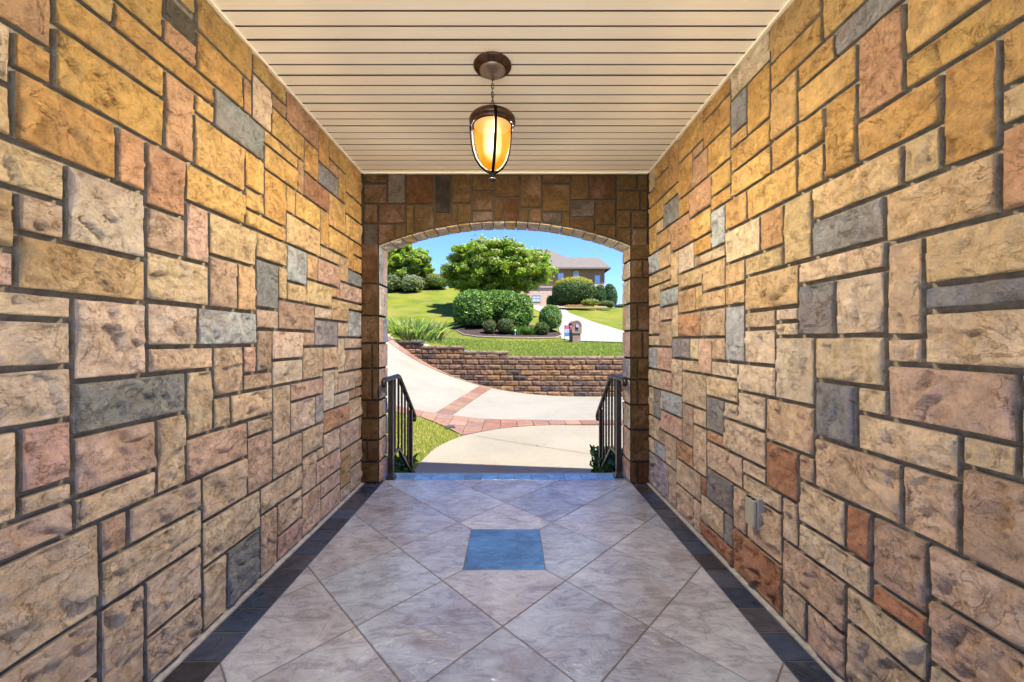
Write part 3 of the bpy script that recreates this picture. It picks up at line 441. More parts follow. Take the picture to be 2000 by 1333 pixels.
# ---------------------------------------------------------------- pendant lantern
LX, LY = -0.096, 2.045
M['dbronze'] = mat_simple('dark_bronze', (0.0035, 0.002, 0.0014), 0.6, spec=0.05)
lamp = thing('pendant_light', 'lit bronze pendant lantern with an amber glass bowl hanging from the boarded ceiling', 'lantern', (LX, LY, CZ))
b = MB(); b.lathe([(0.0, -0.001), (0.098, -0.001), (0.102, -0.006), (0.098, -0.012)], n=64); b.lathe([(0.098, -0.012), (0.092, -0.018), (0.074, -0.030), (0.068, -0.032)], n=96, flute=[0, 0.07, 0.07, 0.0]); b.build('canopy', M['bronze'], lamp, True)
b = MB(); b.lathe([(0.069, -0.031), (0.066, -0.036), (0.050, -0.043), (0.022, -0.050), (0.010, -0.056), (0.0, -0.057)], n=48); b.build('canopy_plate', M['plate'], lamp, True)
# chain
b = MB(); zt = -0.055; zc = -0.232; nl = 7
def link(c, L, wd, r, rot):
    pts = []
    for i in range(17):
        t = 2 * math.pi * i / 16; x_ = wd * math.cos(t); z_ = (L - wd) * (1 if math.sin(t) > 0 else -1) * (abs(math.sin(t)) > 1e-6) + wd * math.sin(t); pts.append((c[0] + x_ * math.cos(rot), c[1] + x_ * math.sin(rot), c[2] + z_))
    b.tube(pts, r, 6, False)
for i in range(nl): link((0.001 * (-1) ** i, 0, zt - 0.013 - i * 0.0225), 0.0145, 0.0065, 0.0019, (i % 2) * 1.4 + 0.3)
ring = [(0.017 * math.cos(t), 0.006 * math.cos(t), -0.226 + 0.022 * math.sin(t)) for t in np.linspace(0, 2 * math.pi, 21)]; b.tube(ring, 0.0022, 6, False)
b.tube([(0.003, 0.002, -0.05), (-0.003, 0.003, -0.12), (0.004, -0.002, -0.18), (0.0, 0, -0.25)], 0.0014, 6)
b.build('chain', M['bronze'], lamp, True)
ZR = 2.425 - CZ     # rim height
b = MB(); b.lathe([(0.0, 0.055), (0.02, 0.052), (0.03, 0.045), (0.085, 0.030), (0.116, 0.012), (0.1225, 0.002), (0.1225, -0.016), (0.117, -0.020), (0.112, -0.018), (0.1095, -0.034)], (0, 0, ZR), 56); b.build('cap', M['bronze'], lamp, True)
b = MB(); b.lathe([(0.1095, -0.0342), (0.099, -0.036), (0.097, -0.012), (0.0, -0.010)], (0, 0, ZR), 32); b.build('glass_seat', mat_simple('antiglare_black', (0.0006, 0.0005, 0.0004), 0.9, spec=0.0), lamp, True)  # seat's shade put into a near-black colour against lamp glare
m = NT('amber_glass'); tr = m.n("ShaderNodeBsdfTransparent"); tr.inputs[0].default_value = (1.0, 0.62, 0.24, 1)
em = m.n("ShaderNodeEmission"); tc = m.n("ShaderNodeTexCoord"); ds = m.n("ShaderNodeVectorMath", operation='DISTANCE'); m.l(tc.outputs['Object'], ds.inputs[0]); ds.inputs[1].default_value = (0, 0, ZR - 0.13)
ec = m.ramp(m.math('MULTIPLY', ds.outputs['Value'], 5.0), [(0.485, (1.0, 0.50, 0.06)), (0.55, (0.95, 0.36, 0.015)), (0.72, (0.85, 0.24, 0.006))]); lw = m.n('ShaderNodeLayerWeight'); lw.inputs[0].default_value = 0.5; hot = m.math('MULTIPLY', m.ramp(lw.outputs['Facing'], [(0.0, (1, 1, 1)), (0.05, (0.45,) * 3), (0.22, (0, 0, 0))]), m.ramp(m.math('MULTIPLY', ds.outputs['Value'], 5.0), [(0.488, (1, 1, 1)), (0.53, (0.4,) * 3), (0.62, (0, 0, 0))])); em2 = m.mixc(ec, (5.0, 3.6, 1.6), hot); m.l(em2, em.inputs[0]); em.inputs[1].default_value = 0.22
gl = m.bsdf((0.9, 0.45, 0.08), 0.25); mx = m.n("ShaderNodeMixShader"); mx.inputs[0].default_value = 0.86; m.l(tr.outputs[0], mx.inputs[1])
ad = m.n("ShaderNodeAddShader"); m.l(em.outputs[0], ad.inputs[0]); gx = m.n("ShaderNodeMixShader"); gx.inputs[0].default_value = 0.15; m.l(em.outputs[0], mx.inputs[2])
gg = m.n("ShaderNodeBsdfGlossy"); gg.inputs['Roughness'].default_value = 0.2; gg.inputs[0].default_value = (0.0012, 0.0008, 0.0004, 1); m.l(gg.outputs[0], ad.inputs[1]); m.done(mx)
prof = [(0.0975 * math.sqrt(max(0, 1 - (t ** 2.25))), ZR - 0.03 - 0.235 * t) for t in np.linspace(0, 0.985, 16)]; prof.append((0.0, ZR - 0.268))
b = MB(); b.lathe(prof, n=48); b.build('glass_shade', m.m, lamp, True)
for k, a in enumerate((-50, 70, 190)):
    ca, sa = math.cos(R(a - 30)), math.sin(R(a - 30))
    pts = [(ca * r_, sa * r_, ZR + z_) for r_, z_ in ((0.118, 0.004), (0.127, -0.012), (0.124, -0.045), (0.120, -0.09), (0.112, -0.14), (0.095, -0.19), (0.066, -0.235), (0.036, -0.262), (0.010, -0.278))]
    b = MB(); b.tube(pts, 0.0085, 8); b.build('rib', M['dbronze'], lamp, True)
b = MB(); b.lathe([(0, 0.0), (0.016, -0.002), (0.018, -0.008), (0.011, -0.018), (0.014, -0.026), (0.009, -0.034), (0.013, -0.040), (0.021, -0.046), (0.021, -0.052), (0.012, -0.060), (0, -0.063)], (0, 0, ZR - 0.268), 24); b.build('finial', M['iron'], lamp, True)
m = NT('lit_bulb'); em = m.n("ShaderNodeEmission"); em.inputs[0].default_value = (1, 0.80, 0.45, 1); em.inputs[1].default_value = 1.5; m.done(em)
b = MB(); b.lathe([(0.0, 0.035), (0.012, 0.032), (0.022, 0.020), (0.027, 0.004), (0.027, -0.012), (0.022, -0.026), (0.013, -0.034), (0, -0.038)], (0, 0, ZR - 0.13), 20); b.build('bulb', m.m, lamp, True)
ld = bpy.data.lights.new('lamp_light', 'POINT'); ld.energy = LAMP_W; ld.color = (0.78, 1.0, 1.75); ld.shadow_soft_size = 0.06
lo = bpy.data.objects.new('lamp_light', ld); COL.objects.link(lo); lo.parent = lamp; lo.location = (0, 0, ZR - 0.022)

# ---------------------------------------------------------------- outlet cover on the right wall
b = MB(); b.box(1.188, 1.214, 1.842, 1.916, 0.345, 0.488); b.build
out_ = thing('outlet_cover', 'small grey weatherproof outlet cover low on the right stone wall', 'outlet cover', (1.19, 1.88, 0.345))
M['pvc'] = mat_simple('grey_plastic', (0.24, 0.24, 0.20), 0.5, nscale=20, amt=0.12)
def sub(b_, name, mat, par, bev=0.0, smooth=False):
    o_ = b_.build(name, mat, par, smooth); o_.location = tuple(-c for c in par.location)
    if bev: bevel(o_, bev)
    return o_
sub(MB().box(1.186, 1.226, 1.840, 1.918, 0.342, 0.490), 'back_box', M['pvc'], out_, 0.003)
sub(MB().box(1.166, 1.1855, 1.845, 1.913, 0.350, 0.480), 'flap_cover', M['pvc'], out_, 0.005)
sub(MB().box(1.170, 1.184, 1.855, 1.870, 0.481, 0.487).box(1.170, 1.184, 1.888, 1.903, 0.481, 0.487), 'hinge', M['iron'], out_, 0.001)

# ---------------------------------------------------------------- handrails
def handrail(X, sx, label, yo):
    t = thing('handrail', label, 'handrail', (X, 3.50 + yo, 0), group='black iron handrails beside the steps')
    P = lambda y, z: (0, y - 3.50, z)
    def part(b_, n, bv=0.002, sm=False):
        o_ = b_.build(n, M['iron'], t, sm)
        if bv: bevel(o_, bv)
        return o_
    r = 0.022
    part(MB().box(-r, r, -r, r, 0.0, 0.895), 'post'); b_ = MB(); b_.lathe([(0.055, 0.0), (0.055, 0.012), (0.036, 0.045), (0.031, 0.05)], n=4); o_ = part(b_, 'base_plate'); o_.rotation_euler = (0, 0, R(45))
    part(MB().box(-0.018, 0.018, 0.675, 0.711, -0.36, 0.50), 'post')
    b_ = MB(); pts = [P(3.315, 0.872), P(3.30, 0.885), P(3.298, 0.900), P(3.315, 0.912), P(3.345, 0.912), P(3.70, 0.912), P(3.745, 0.90), P(3.78, 0.875), P(4.31, 0.445), P(4.345, 0.408), P(4.35, 0.375), P(4.325, 0.36)]
    b_.tube(pts, 0.023, 10); part(b_, 'top_rail', 0, True)
    b_ = MB(); c = [P(3.522, 0.205), P(3.735, 0.205), P(4.175, -0.165)]
    def bar(b_, p, q, w_=0.013, h_=0.013):
        p = Vector(p); q = Vector(q); d = (q - p).normalized(); s_ = Vector((1, 0, 0)) * w_; u_ = s_.cross(d).normalized() * h_
        b_.add([p - s_ - u_, p + s_ - u_, p + s_ + u_, p - s_ + u_, q - s_ - u_, q + s_ - u_, q + s_ + u_, q - s_ + u_], [(0, 3, 2, 1), (4, 5, 6, 7), (0, 1, 5, 4), (1, 2, 6, 5), (2, 3, 7, 6), (3, 0, 4, 7)])
    bar(b_, c[0], c[1]); bar(b_, (0, c[1][1] + 0.006, c[1][2] - 0.004), c[2]); part(b_, 'bottom_rail', 0.001)
    for k in range(5):
        y = 3.50 + 0.115 * (k + 1); zt = 0.892 if y < 3.72 else 0.875 - (y - 3.78) * 0.81 - 0.02; zb = 0.215 if y < 3.735 else 0.205 - (y - 3.735) * 0.84
        part(MB().box(-0.0085, 0.0085, y - 3.5085, y - 3.4915, zb, zt), 'baluster', 0)
    return t
handrail(-1.085, 1, 'black iron handrail at the left jamb of the arch', -0.01)
handrail(0.993, -1, 'black iron handrail at the right jamb of the arch', 0.03)
# ---------------------------------------------------------------- terrain functions
def zdrive(x, y):
    g_ = min(max((y - 4.5) / 7.0, 0.0), 1.15) ** 1.67
    return -0.37 + 0.01343 * max(0.0, 2.5 - x) ** 2.6 * g_ if x >= -6 else zdrive(-6, y) + (-6 - x) * 0.25 * g_
def ywall(x): return 11.35 + 0.018 * max(0.0, 2 - x) ** 2
def sm(a, b, t): t = min(max((t - a) / (b - a), 0), 1); return t * t * (3 - 2 * t)
def zlaw(x, y):
    z = 0.755 + 0.042 * (min(y, 24) - 11.5)
    z += 0.47 * (1 - sm(-3.0, 0.0, x)) * (1 - sm(13, 26, y))
    s = 0.165 + 0.115 * (1 - sm(-9, 7, x))
    if y > 23: z += s * (min(y, 47) - 23) + max(min(y, 56) - 47, 0) * (0.11 * sm(0, 8, x) + 0.0) - (max(y - 56, 0)) * 0.04
    z += 0.05 * math.sin(x * 0.35 + 1) * math.sin(y * 0.27) * min(1, (y - 12) / 8) if y > 12 else 0
    return z
def hit(xp, yp, f, y0=3.0, y1=90.0):     # where the line of sight through a photo pixel meets a terrain
    y = y0
    while y < y1:
        X, Y, Z = px(xp, yp, y)
        if Z <= f(X, Y): break
        y += 0.02
    return (X, Y, f(X, Y))

# materials
def mat_grass(name, dry=0.5, sc=1.0):
    m = NT(name); v = m.coord(); a = m.noise(v, 0.35 * sc, 5, 0.6); b_ = m.noise(m.coord((0.5, 1.0, 1)), 0.9 * sc, 6, 0.7); f = m.noise(m.coord((1, 1.0, 1)), 14 * sc, 8, 0.8)
    c = m.ramp(a, [(0.34, (0.15, 0.23, 0.012)), (0.50, (0.25, 0.29, 0.02)), (0.62, (0.33, 0.32, 0.035))])
    c = m.mixc(c, (0.36, 0.31, 0.11), m.math('MULTIPLY', m.ramp(b_, [(0.46, (0, 0, 0)), (0.62, (1, 1, 1))]), dry))
    c = m.mixc(c, m.ramp(f, [(0.30, (0.45, 0.5, 0.4)), (0.55, (1, 1, 1)), (0.75, (1.3, 1.3, 1.2))]), 0.9, 'MULTIPLY')
    nb = m.bump(m.noise(v, 30 * sc, 6, 0.8), 0.9, 0.05); return m.done(m.bsdf(c, 0.9, nb, spec=0.1))
M['lawn'] = mat_grass('lawn_grass', 0.6); M['lawn2'] = mat_grass('patch_grass', 1.0, 1.6)
def mat_concrete(name, base, joint=None):
    m = NT(name); v = m.coord(); a = m.noise(v, 0.9, 5, 0.6, 0.5); b_ = m.noise(v, 12, 8, 0.75)
    c = m.ramp(a, [(0.3, tuple(x * 0.86 for x in base)), (0.6, base), (0.8, tuple(min(x * 1.07, 0.9) for x in base))]); c = m.mixc(c, m.ramp(b_, [(0.3, (0.86,) * 3), (0.7, (1.06,) * 3)]), 0.7, 'MULTIPLY')
    st_ = m.ramp(m.noise(m.coord((0.8, 1.2, 1)), 1.1, 5, 0.7, 1.0), [(0.57, (0, 0, 0)), (0.72, (1, 1, 1))]); c = m.mixc(c, (0.36, 0.25, 0.14), m.math('MULTIPLY', st_, 0.6))
    return m.done(m.bsdf(c, 0.85, m.bump(m.noise(v, 90, 6, 0.7), 0.35, 0.004), spec=0.2))
M['conc'] = mat_concrete('walk_concrete', (0.40, 0.355, 0.27)); M['conc2'] = mat_concrete('drive_concrete', (0.40, 0.37, 0.305)); M['conc3'] = mat_simple('upper_drive_concrete', (0.40, 0.39, 0.37), 0.85, nscale=1.2, amt=0.08)
M['paver'] = mat_attr('brick_pavers', 0.85, 14, 0.22, 0.5, 70, 0.2, 0.005)
M['block'] = mat_attr('split_face_block', 0.9, 11, 0.45, 0.9, 34, 0.2, 0.03)
M['mulch'] = mat_simple('mulch', (0.085, 0.055, 0.05), 0.95, nscale=9, amt=0.6, bump=1.0, bs=14, spec=0.1)

def grid(name, xs, ys, f, mat, **kw):
    vs = [(x, y, f(x, y)) for y in ys for x in xs]; n = len(xs); fs = [(j * n + i, j * n + i + 1, (j + 1) * n + i + 1, (j + 1) * n + i) for j in range(len(ys) - 1) for i in range(n - 1)]
    return mesh_obj(name, vs, fs, mat, smooth=True, **kw)
# lower ground under walk and drive
o = grid('ground', list(np.linspace(-16, 16, 81)), list(np.linspace(3.62, 13.2, 60)), lambda x, y: zdrive(x, y) - 0.012, M['lawn2']); tag(o, kind='structure')
# borders (x -> y) of the paver band, measured in the photograph
def curve(pts, f): return [hit(x, y, f)[:2] for x, y in pts]
tp = curve([(810, 801), (850, 807.5), (885, 812.5), (925, 817), (965, 819.5), (1040, 821), (1170, 822)], zdrive)
bt_ = curve([(812, 811), (865, 831), (905, 852)], zdrive)
wk = curve([(806, 923.5), (826.5, 898), (852, 875), (884, 859), (911, 850.6), (970, 839), (1005, 835), (1065, 831), (1170, 829.5)], zdrive)
def smooth_curve(P, n=8):
    o_ = []
    for i in range(len(P) - 1):
        a, b_, c_, d_ = [np.array(P[min(max(j, 0), len(P) - 1)]) for j in (i - 1, i, i + 1, i + 2)]
        for k in range(n):
            t = k / n; q = 0.5 * (2 * b_ + (c_ - a) * t + (2 * a - 5 * b_ + 4 * c_ - d_) * t * t + (3 * b_ - a - 3 * c_ + d_) * t ** 3); o_.append((float(q[0]), float(q[1])))
    return o_ + [tuple(P[-1])]
wk0 = wk; wk = smooth_curve(wk); tp = smooth_curve(tp)
top_x = [p[0] for p in tp]; top_y = [p[1] for p in tp]
def ytop(x):
    if x < top_x[0]: return top_y[0] + (top_x[0] - x) * 0.22
    return float(np.interp(x, top_x, top_y))
bx = [p[0] for p in bt_] + [p[0] for p in wk[32:]]; by = [p[1] for p in bt_] + [p[1] for p in wk[32:]]
def ybot(x):
    if x < bx[0]: return by[0] + (bx[0] - x) * 0.05
    return float(np.interp(x, bx, by))
wy = [p[1] for p in wk]; wx = [p[0] for p in wk]
def xwalk(y): return float(np.interp(y, wy, wx))
def strip(name, us, lo, hi, n, f, mat, dz, **kw):     # sheet between y=lo(x) and y=hi(x)
    vs = []; m_ = n + 1
    for x in us:
        for k in range(m_):
            y = lo(x) + (hi(x) - lo(x)) * k / n; vs.append((x, y, f(x, y) + dz))
    fs = [(i * m_ + k, (i + 1) * m_ + k, (i + 1) * m_ + k + 1, i * m_ + k + 1) for i in range(len(us) - 1) for k in range(n)]
    return mesh_obj(name, vs, fs, mat, smooth=True, **kw)
o = strip('driveway', list(np.linspace(-9, 10, 96)), lambda x: ytop(x) - 0.02, lambda x: ywall(x) + 0.1, 24, zdrive, M['conc2'], 0.0); tag(o, kind='structure')
ys = sorted(set(list(np.linspace(3.9, 7.34, 110)))); vs = []; n = 30
for y in ys:
    a = xwalk(y); 
    for k in range(n + 1): x = a + (7 - a) * (k / n) ** 1.6; vs.append((x, y, zdrive(x, y) + 0.004))
fs = [(j * (n + 1) + k, j * (n + 1) + k + 1, (j + 1) * (n + 1) + k + 1, (j + 1) * (n + 1) + k) for j in range(len(ys) - 1) for k in range(n)]
o = mesh_obj('walkway', vs, fs, M['conc'], smooth=True); tag(o, kind='structure')
# control joint + a small pebble of dirt in the walk
ja = hit(930, 852.5, zdrive); jb = hit(1175, 891, zdrive); b = MB(); d = (Vector(jb) - Vector(ja)).normalized(); s_ = Vector((-d.y, d.x, 0)) * 0.0045
for k in range(20):
    p = Vector(ja).lerp(Vector(jb), k / 20); q = Vector(ja).lerp(Vector(jb), (k + 1) / 20); w1 = Vector((0, 0, 0.008))
    b.add([p - s_ + w1, q - s_ + w1, q + s_ + w1, p + s_ + w1], [(0, 1, 2, 3)])
M['joint'] = mat_simple('joint_dirt', (0.12, 0.085, 0.05), 0.95); o = b.build('walkway_joint', M['joint'], bpy.data.objects['walkway'])
b = MB(); p = hit(1049, 872.5, zdrive)
b.lathe([(0, 0.012), (0.014, 0.010), (0.020, 0.002), (0.018, -0.002)], (0, 0, 0), 9); o = b.build('pebble', M['joint']); o.location = (p[0], p[1], p[2] + 0.005); tag(o, 'small dark pebble lying on the concrete walk', 'pebble')

# paver bands
PV = [(0.42, 0.235, 0.17), (0.46, 0.26, 0.19), (0.50, 0.30, 0.22), (0.44, 0.22, 0.155), (0.48, 0.29, 0.20), (0.40, 0.24, 0.19)]
def pave(b, q, n=(3, 2), f=zdrive, dz=0.012, gap=0.005):       # q = 4 corners (x,y) ccw
    c = (sum(p[0] for p in q) / 4, sum(p[1] for p in q) / 4); q = [(p[0] + (c[0] - p[0]) / max(math.hypot(c[0] - p[0], c[1] - p[1]), 1e-6) * gap * 1.4, p[1] + (c[1] - p[1]) / max(math.hypot(c[0] - p[0], c[1] - p[1]), 1e-6) * gap * 1.4) for p in q]
    kk = rnd.uniform(0.88, 1.12) * 0.72; cc = rnd.choice(PV); b.col = tuple(x * kk for x in cc); vs = []
    lift = rnd.uniform(0, 0.002)
    for s1 in range(n[0] + 1):
        for s2 in range(n[1] + 1):
            a = s1 / n[0]; t = s2 / n[1]; x = (q[0][0] * (1 - a) + q[1][0] * a) * (1 - t) + (q[3][0] * (1 - a) + q[2][0] * a) * t; y = (q[0][1] * (1 - a) + q[1][1] * a) * (1 - t) + (q[3][1] * (1 - a) + q[2][1] * a) * t
            vs.append((x, y, f(x, y) + dz + lift))
    m_ = n[1] + 1; fs = [(i * m_ + k, (i + 1) * m_ + k, (i + 1) * m_ + k + 1, i * m_ + k + 1) for i in range(n[0]) for k in range(n[1])]
    per = [i * m_ for i in range(n[0] + 1)] + [n[0] * m_ + k for k in range(1, m_)] + [i * m_ + n[1] for i in range(n[0] - 1, -1, -1)] + [k for k in range(n[1] - 1, 0, -1)]
    b0 = len(vs); vs += [(vs[i][0], vs[i][1], vs[i][2] - 0.03) for i in per]; fs += [(per[i], b0 + i, b0 + (i + 1) % len(per), per[(i + 1) % len(per)]) for i in range(len(per))]
    b.add(vs, fs)
b = MB(); x = -4.6; row = 0.315
while x < 7.5:
    x1 = x + row; sk = -0.10
    t0, t1 = ytop(x), ytop(x1); wdt = 0.34
    for r_ in range(6):
        hi0, hi1 = t0 - r_ * wdt, t1 - r_ * wdt; lo0, lo1 = max(hi0 - wdt, ybot(x)), max(hi1 - wdt, ybot(x1))
        if hi0 - lo0 < 0.03 and hi1 - lo1 < 0.03: break
        off = (row / 2) * (r_ % 2)
        pave(b, [(x, lo0), (x1, lo1), (x1, max(hi1, lo1 + 0.001)), (x, max(hi0, lo0 + 0.001))])
    x = x1
o = b.build('brick_paver_band', M['paver'], usecol=True); tag(o, kind='structure')
b = MB(); A0, A1 = hit(850, 807.5, zdrive), hit(882, 812.3, zdrive); B0, B1 = hit(940, 752.5, zdrive), hit(962, 757.5, zdrive)
for k in range(9):
    a, c = k / 9, (k + 1) / 9; L = lambda p, q, t: (p[0] + (q[0] - p[0]) * t, p[1] + (q[1] - p[1]) * t); pave(b, [L(A0, B0, a), L(A1, B1, a), L(A1, B1, c), L(A0, B0, c)], (3, 3))
o = b.build('brick_paver_strip', M['paver'], usecol=True); tag(o, kind='structure')
b = MB(); x = -5.5
while x < 8:
    x1 = x + 0.30; wd = lambda q: 0.13 + 0.17 * (1 - sm(-4, 0.5, q)); pave(b, [(x, ywall(x) - 0.02 - wd(x)), (x1, ywall(x1) - 0.02 - wd(x1)), (x1, ywall(x1) - 0.02), (x, ywall(x) - 0.02)]); x = x1
o = b.build('brick_paver_edging', M['paver'], usecol=True); tag(o, kind='structure')
# drain cover in the band
p = hit(879, 835.5, zdrive); M['drain'] = mat_simple('drain_dark', (0.03, 0.035, 0.05), 0.6)
b = MB(); b.box(-0.085, 0.085, -0.085, 0.085, 0.0, 0.012)
for k in range(5): b.box(-0.07, 0.07, -0.066 + k * 0.03, -0.054 + k * 0.03, 0.0125, 0.018)
o = b.build('drain_cover', M['drain']); o.location = (p[0], p[1], p[2] + 0.012); o.rotation_euler = (0, 0, 0.3); bevel(o, 0.002); tag(o, 'small dark square drain cover set at the edge of the brick paver band', 'drain cover')

# ---------------------------------------------------------------- retaining wall
PB = [(0.30, 0.175, 0.10), (0.32, 0.18, 0.09), (0.25, 0.145, 0.095), (0.125, 0.095, 0.085), (0.34, 0.19, 0.09), (0.23, 0.14, 0.095), (0.29, 0.17, 0.10), (0.31, 0.19, 0.115), (0.26, 0.155, 0.10)]
CW = 0.155
def captop(x): return 0.800 if x > -0.10 else 0.955 if x > -1.42 else 1.112 if x > -2.72 else 1.27
def blk(b, x0, x1, z0, z1, col, proud=0.0, dep=0.30, n=(8, 4), rough=0.045, gap=0.004):
    b.col = col; vs = []; ox = rnd.uniform(0, 99); x0 += gap; x1 -= gap; us = np.linspace(x0, x1, n[0] + 1); zs = np.linspace(z0 + gap, z1 - gap, n[1] + 1)
    for zz in zs:
        for x in us:
            e = min(x - x0, x1 - x, zz - zs[0], zs[-1] - zz); r_ = (0 if e < 1e-4 else 0.018 + rough * (float(fbm(np.float64(x * 7 + ox), np.float64(zz * 11 + ox), 3)) + 0.15)); vs.append((x, ywall(x) - proud - r_, zz))
    m_ = n[0] + 1; fs = [(j * m_ + i, j * m_ + i + 1, (j + 1) * m_ + i + 1, (j + 1) * m_ + i) for j in range(n[1]) for i in range(n[0])]
    k = len(vs); vs += [(x, ywall(x) + dep, zs[-1]) for x in us]; fs += [(n[1] * m_ + i, n[1] * m_ + i + 1, k + i + 1, k + i) for i in range(n[0])]
    k2 = len(vs); vs += [(x0, ywall(x0) + dep, zs[0]), (x1, ywall(x1) + dep, zs[0])]
    fs += [(0, n[1] * m_, k, k2), (n[0], k2 + 1, k + n[0], n[1] * m_ + n[0]), tuple(list(range(m_))[::-1] + [k2, k2 + 1])]
    b.add(vs, fs)
rw = thing('block_wall', 'curved split-face block garden wall stepping up to the left across the driveway', 'retaining wall', (0, 11.4, 0))
b = MB(); bc = MB()
for r_ in range(14):
    zt = 1.27 - 0.105 - r_ * CW + 0.0; x = -9 + (0.19 if r_ % 2 else 0) + rnd.uniform(-0.05, 0.05)
    while x < 9:
        L_ = 0.395; x1 = x + L_
        kk = rnd.uniform(0.85, 1.15)
        # courses end against the steps of the cap
        segs = [(x, x1)]
        for sx, lv in ((-0.10, 0.70), (-1.42, 0.85), (-2.72, 1.0)):
            if zt < lv: continue
            segs = [t for a, c in segs for t in (((a, sx), (sx, c)) if a < sx < c else ((a, c),))]
        for a, c in segs:
            mid = (a + c) / 2
            if c - a > 0.05 and zt <= captop(mid) - 0.09 + 0.02 and zt - CW < captop(mid) and zt > zdrive(mid, 11.3) - 0.1:
                col = rnd.choice(PB); blk(b, a, c, zt - CW, min(zt, captop(mid) - 0.1), tuple(v_ * kk for v_ in col), 0.016 * r_, n=(9, 4) if mid < 5 else (4, 3), rough=0.03)
        x = x1
x = -9
for a, c in ((-9, -2.72), (-2.72, -1.42), (-1.42, -0.10), (-0.10, 9)):
    nn = max(1, round((c - a) / 0.39)); ct = captop((a + c) / 2)
    for k in range(nn):
        p_, q_ = a + (c - a) * k / nn, a + (c - a) * (k + 1) / nn; kk = rnd.uniform(0.85, 1.12); base = (0.17, 0.135, 0.115) if c < -2.7 else (0.34, 0.235, 0.16)
        blk(bc, p_, q_ + (0.05 if k == nn - 1 and c < 8 else 0), ct - 0.105, ct, tuple(v_ * kk for v_ in base), 0.035, 0.30, (6, 3), 0.02)
b.col = (0.08, 0.06, 0.05); xs_ = np.linspace(-9, 9, 73)
for xa, xb in zip(xs_, xs_[1:]):
    z_ = min(captop(xa), captop(xb)) - 0.12; b.add([(xa, ywall(xa) + 0.03, -0.4), (xb, ywall(xb) + 0.03, -0.4), (xb, ywall(xb) + 0.03, z_), (xa, ywall(xa) + 0.03, z_), (xa, ywall(xa) + 0.25, z_), (xb, ywall(xb) + 0.25, z_)], [(0, 1, 2, 3), (3, 2, 5, 4)])
for bb, nm in ((b, 'blocks'), (bc, 'cap')):
    o = bb.build(nm, M['block'], rw, usecol=True); o.location = (0, -11.4, 0)

# ---------------------------------------------------------------- upper lawn, drive, beds
ys = list(np.concatenate([np.linspace(11.45, 24, 46), np.linspace(24.6, 60, 60), np.linspace(63, 160, 20)])); xs = list(np.concatenate([np.linspace(-95, -13, 20), np.linspace(-12, 24, 91), np.linspace(26, 95, 20)]))
def zl_grid(x, y): return zlaw(x, max(y, ywall(x) + 0.28)) if y > ywall(x) + 0.12 else min(zlaw(x, y), captop(x) - 0.06) - 0.0
vs = []; 
for j, y in enumerate(ys):
    for x in xs:
        yy = max(y, ywall(x) + 0.10) if y < 24 else y
        if y < 24: yy = (ywall(x) + 0.10) + (24 - ywall(x) - 0.10) * (y - 11.45) / (24 - 11.45)
        z = zlaw(x, yy)
        if abs(x) < 10: z = min(z, captop(x) - 0.045 + (yy - ywall(x)) * 0.25)
        vs.append((x, yy, z))
n = len(xs); fs = [(j * n + i, j * n + i + 1, (j + 1) * n + i + 1, (j + 1) * n + i) for j in range(len(ys) - 1) for i in range(n - 1)]
o = mesh_obj('lawn', vs, fs, M['lawn'], smooth=True); tag(o, kind='structure')
def drape(name, left, right, mat, dz, nu=6, nv=40, f=zlaw):
    # sheet between two lines of photo points resampled to nv rows
    A = [hit(x, y, f, 11.6) for x, y in left]; B = [hit(x, y, f, 11.6) for x, y in right]
    def rs(P):
        t = np.linspace(0, len(P) - 1, nv + 1); return [(float(np.interp(k, range(len(P)), [p[0] for p in P])), float(np.interp(k, range(len(P)), [p[1] for p in P]))) for k in t]
    A = rs(A); B = rs(B); vs = []
    for a, c in zip(A, B):
        for k in range(nu + 1): x = a[0] + (c[0] - a[0]) * k / nu; y = a[1] + (c[1] - a[1]) * k / nu; vs.append((x, y, f(x, y) + dz))
    m_ = nu + 1; fs = [(j * m_ + k, j * m_ + k + 1, (j + 1) * m_ + k + 1, (j + 1) * m_ + k) for j in range(nv) for k in range(nu)]
    o = mesh_obj(name, vs, fs, mat, smooth=True); return o
o = drape('upper_driveway', [(1096, 662.5), (1094, 650), (1085, 630), (1068, 615), (1040, 603), (1012, 595)], [(1268, 671), (1219, 648), (1160, 630), (1112, 612), (1104, 604), (1112, 597.5)], M['conc3'], 0.05, 10, 60); tag(o, kind='structure')
# mulch bed with a thin edging
bp = [(880, 640), (893, 648), (906, 655), (930, 658.5), (960, 660), (1000, 661), (1050, 661.5), (1085, 661), (1098, 656), (1092, 649), (1070, 640), (1030, 634), (960, 630), (900, 630)]
P = [hit(x, y, zlaw, 12) for x, y in bp]; c = (sum(p[0] for p in P) / len(P), sum(p[1] for p in P) / len(P)); vs = []; K = 8
for p in P:
    for k in range(K + 1): x = c[0] + (p[0] - c[0]) * k / K; y = c[1] + (p[1] - c[1]) * k / K; vs.append((x, y, zlaw(x, y) + 0.045 - 0.02 * (k == K)))
n = len(P); fs = [(i * (K + 1) + k, i * (K + 1) + k + 1, ((i + 1) % n) * (K + 1) + k + 1, ((i + 1) % n) * (K + 1) + k) for i in range(n) for k in range(K)]
bed = mesh_obj('mulch_bed', vs, fs, M['mulch'], smooth=True); tag(bed, kind='structure')
M['edging'] = mat_simple('bed_edging', (0.42, 0.30, 0.24), 0.8, nscale=6, amt=0.2)
b = MB(); b.tube([(p[0], p[1], zlaw(p[0], p[1]) + 0.045) for p in [P[i] for i in range(1, 10)]], 0.05, 6); b.build('bed_edging', M['edging'], bed)
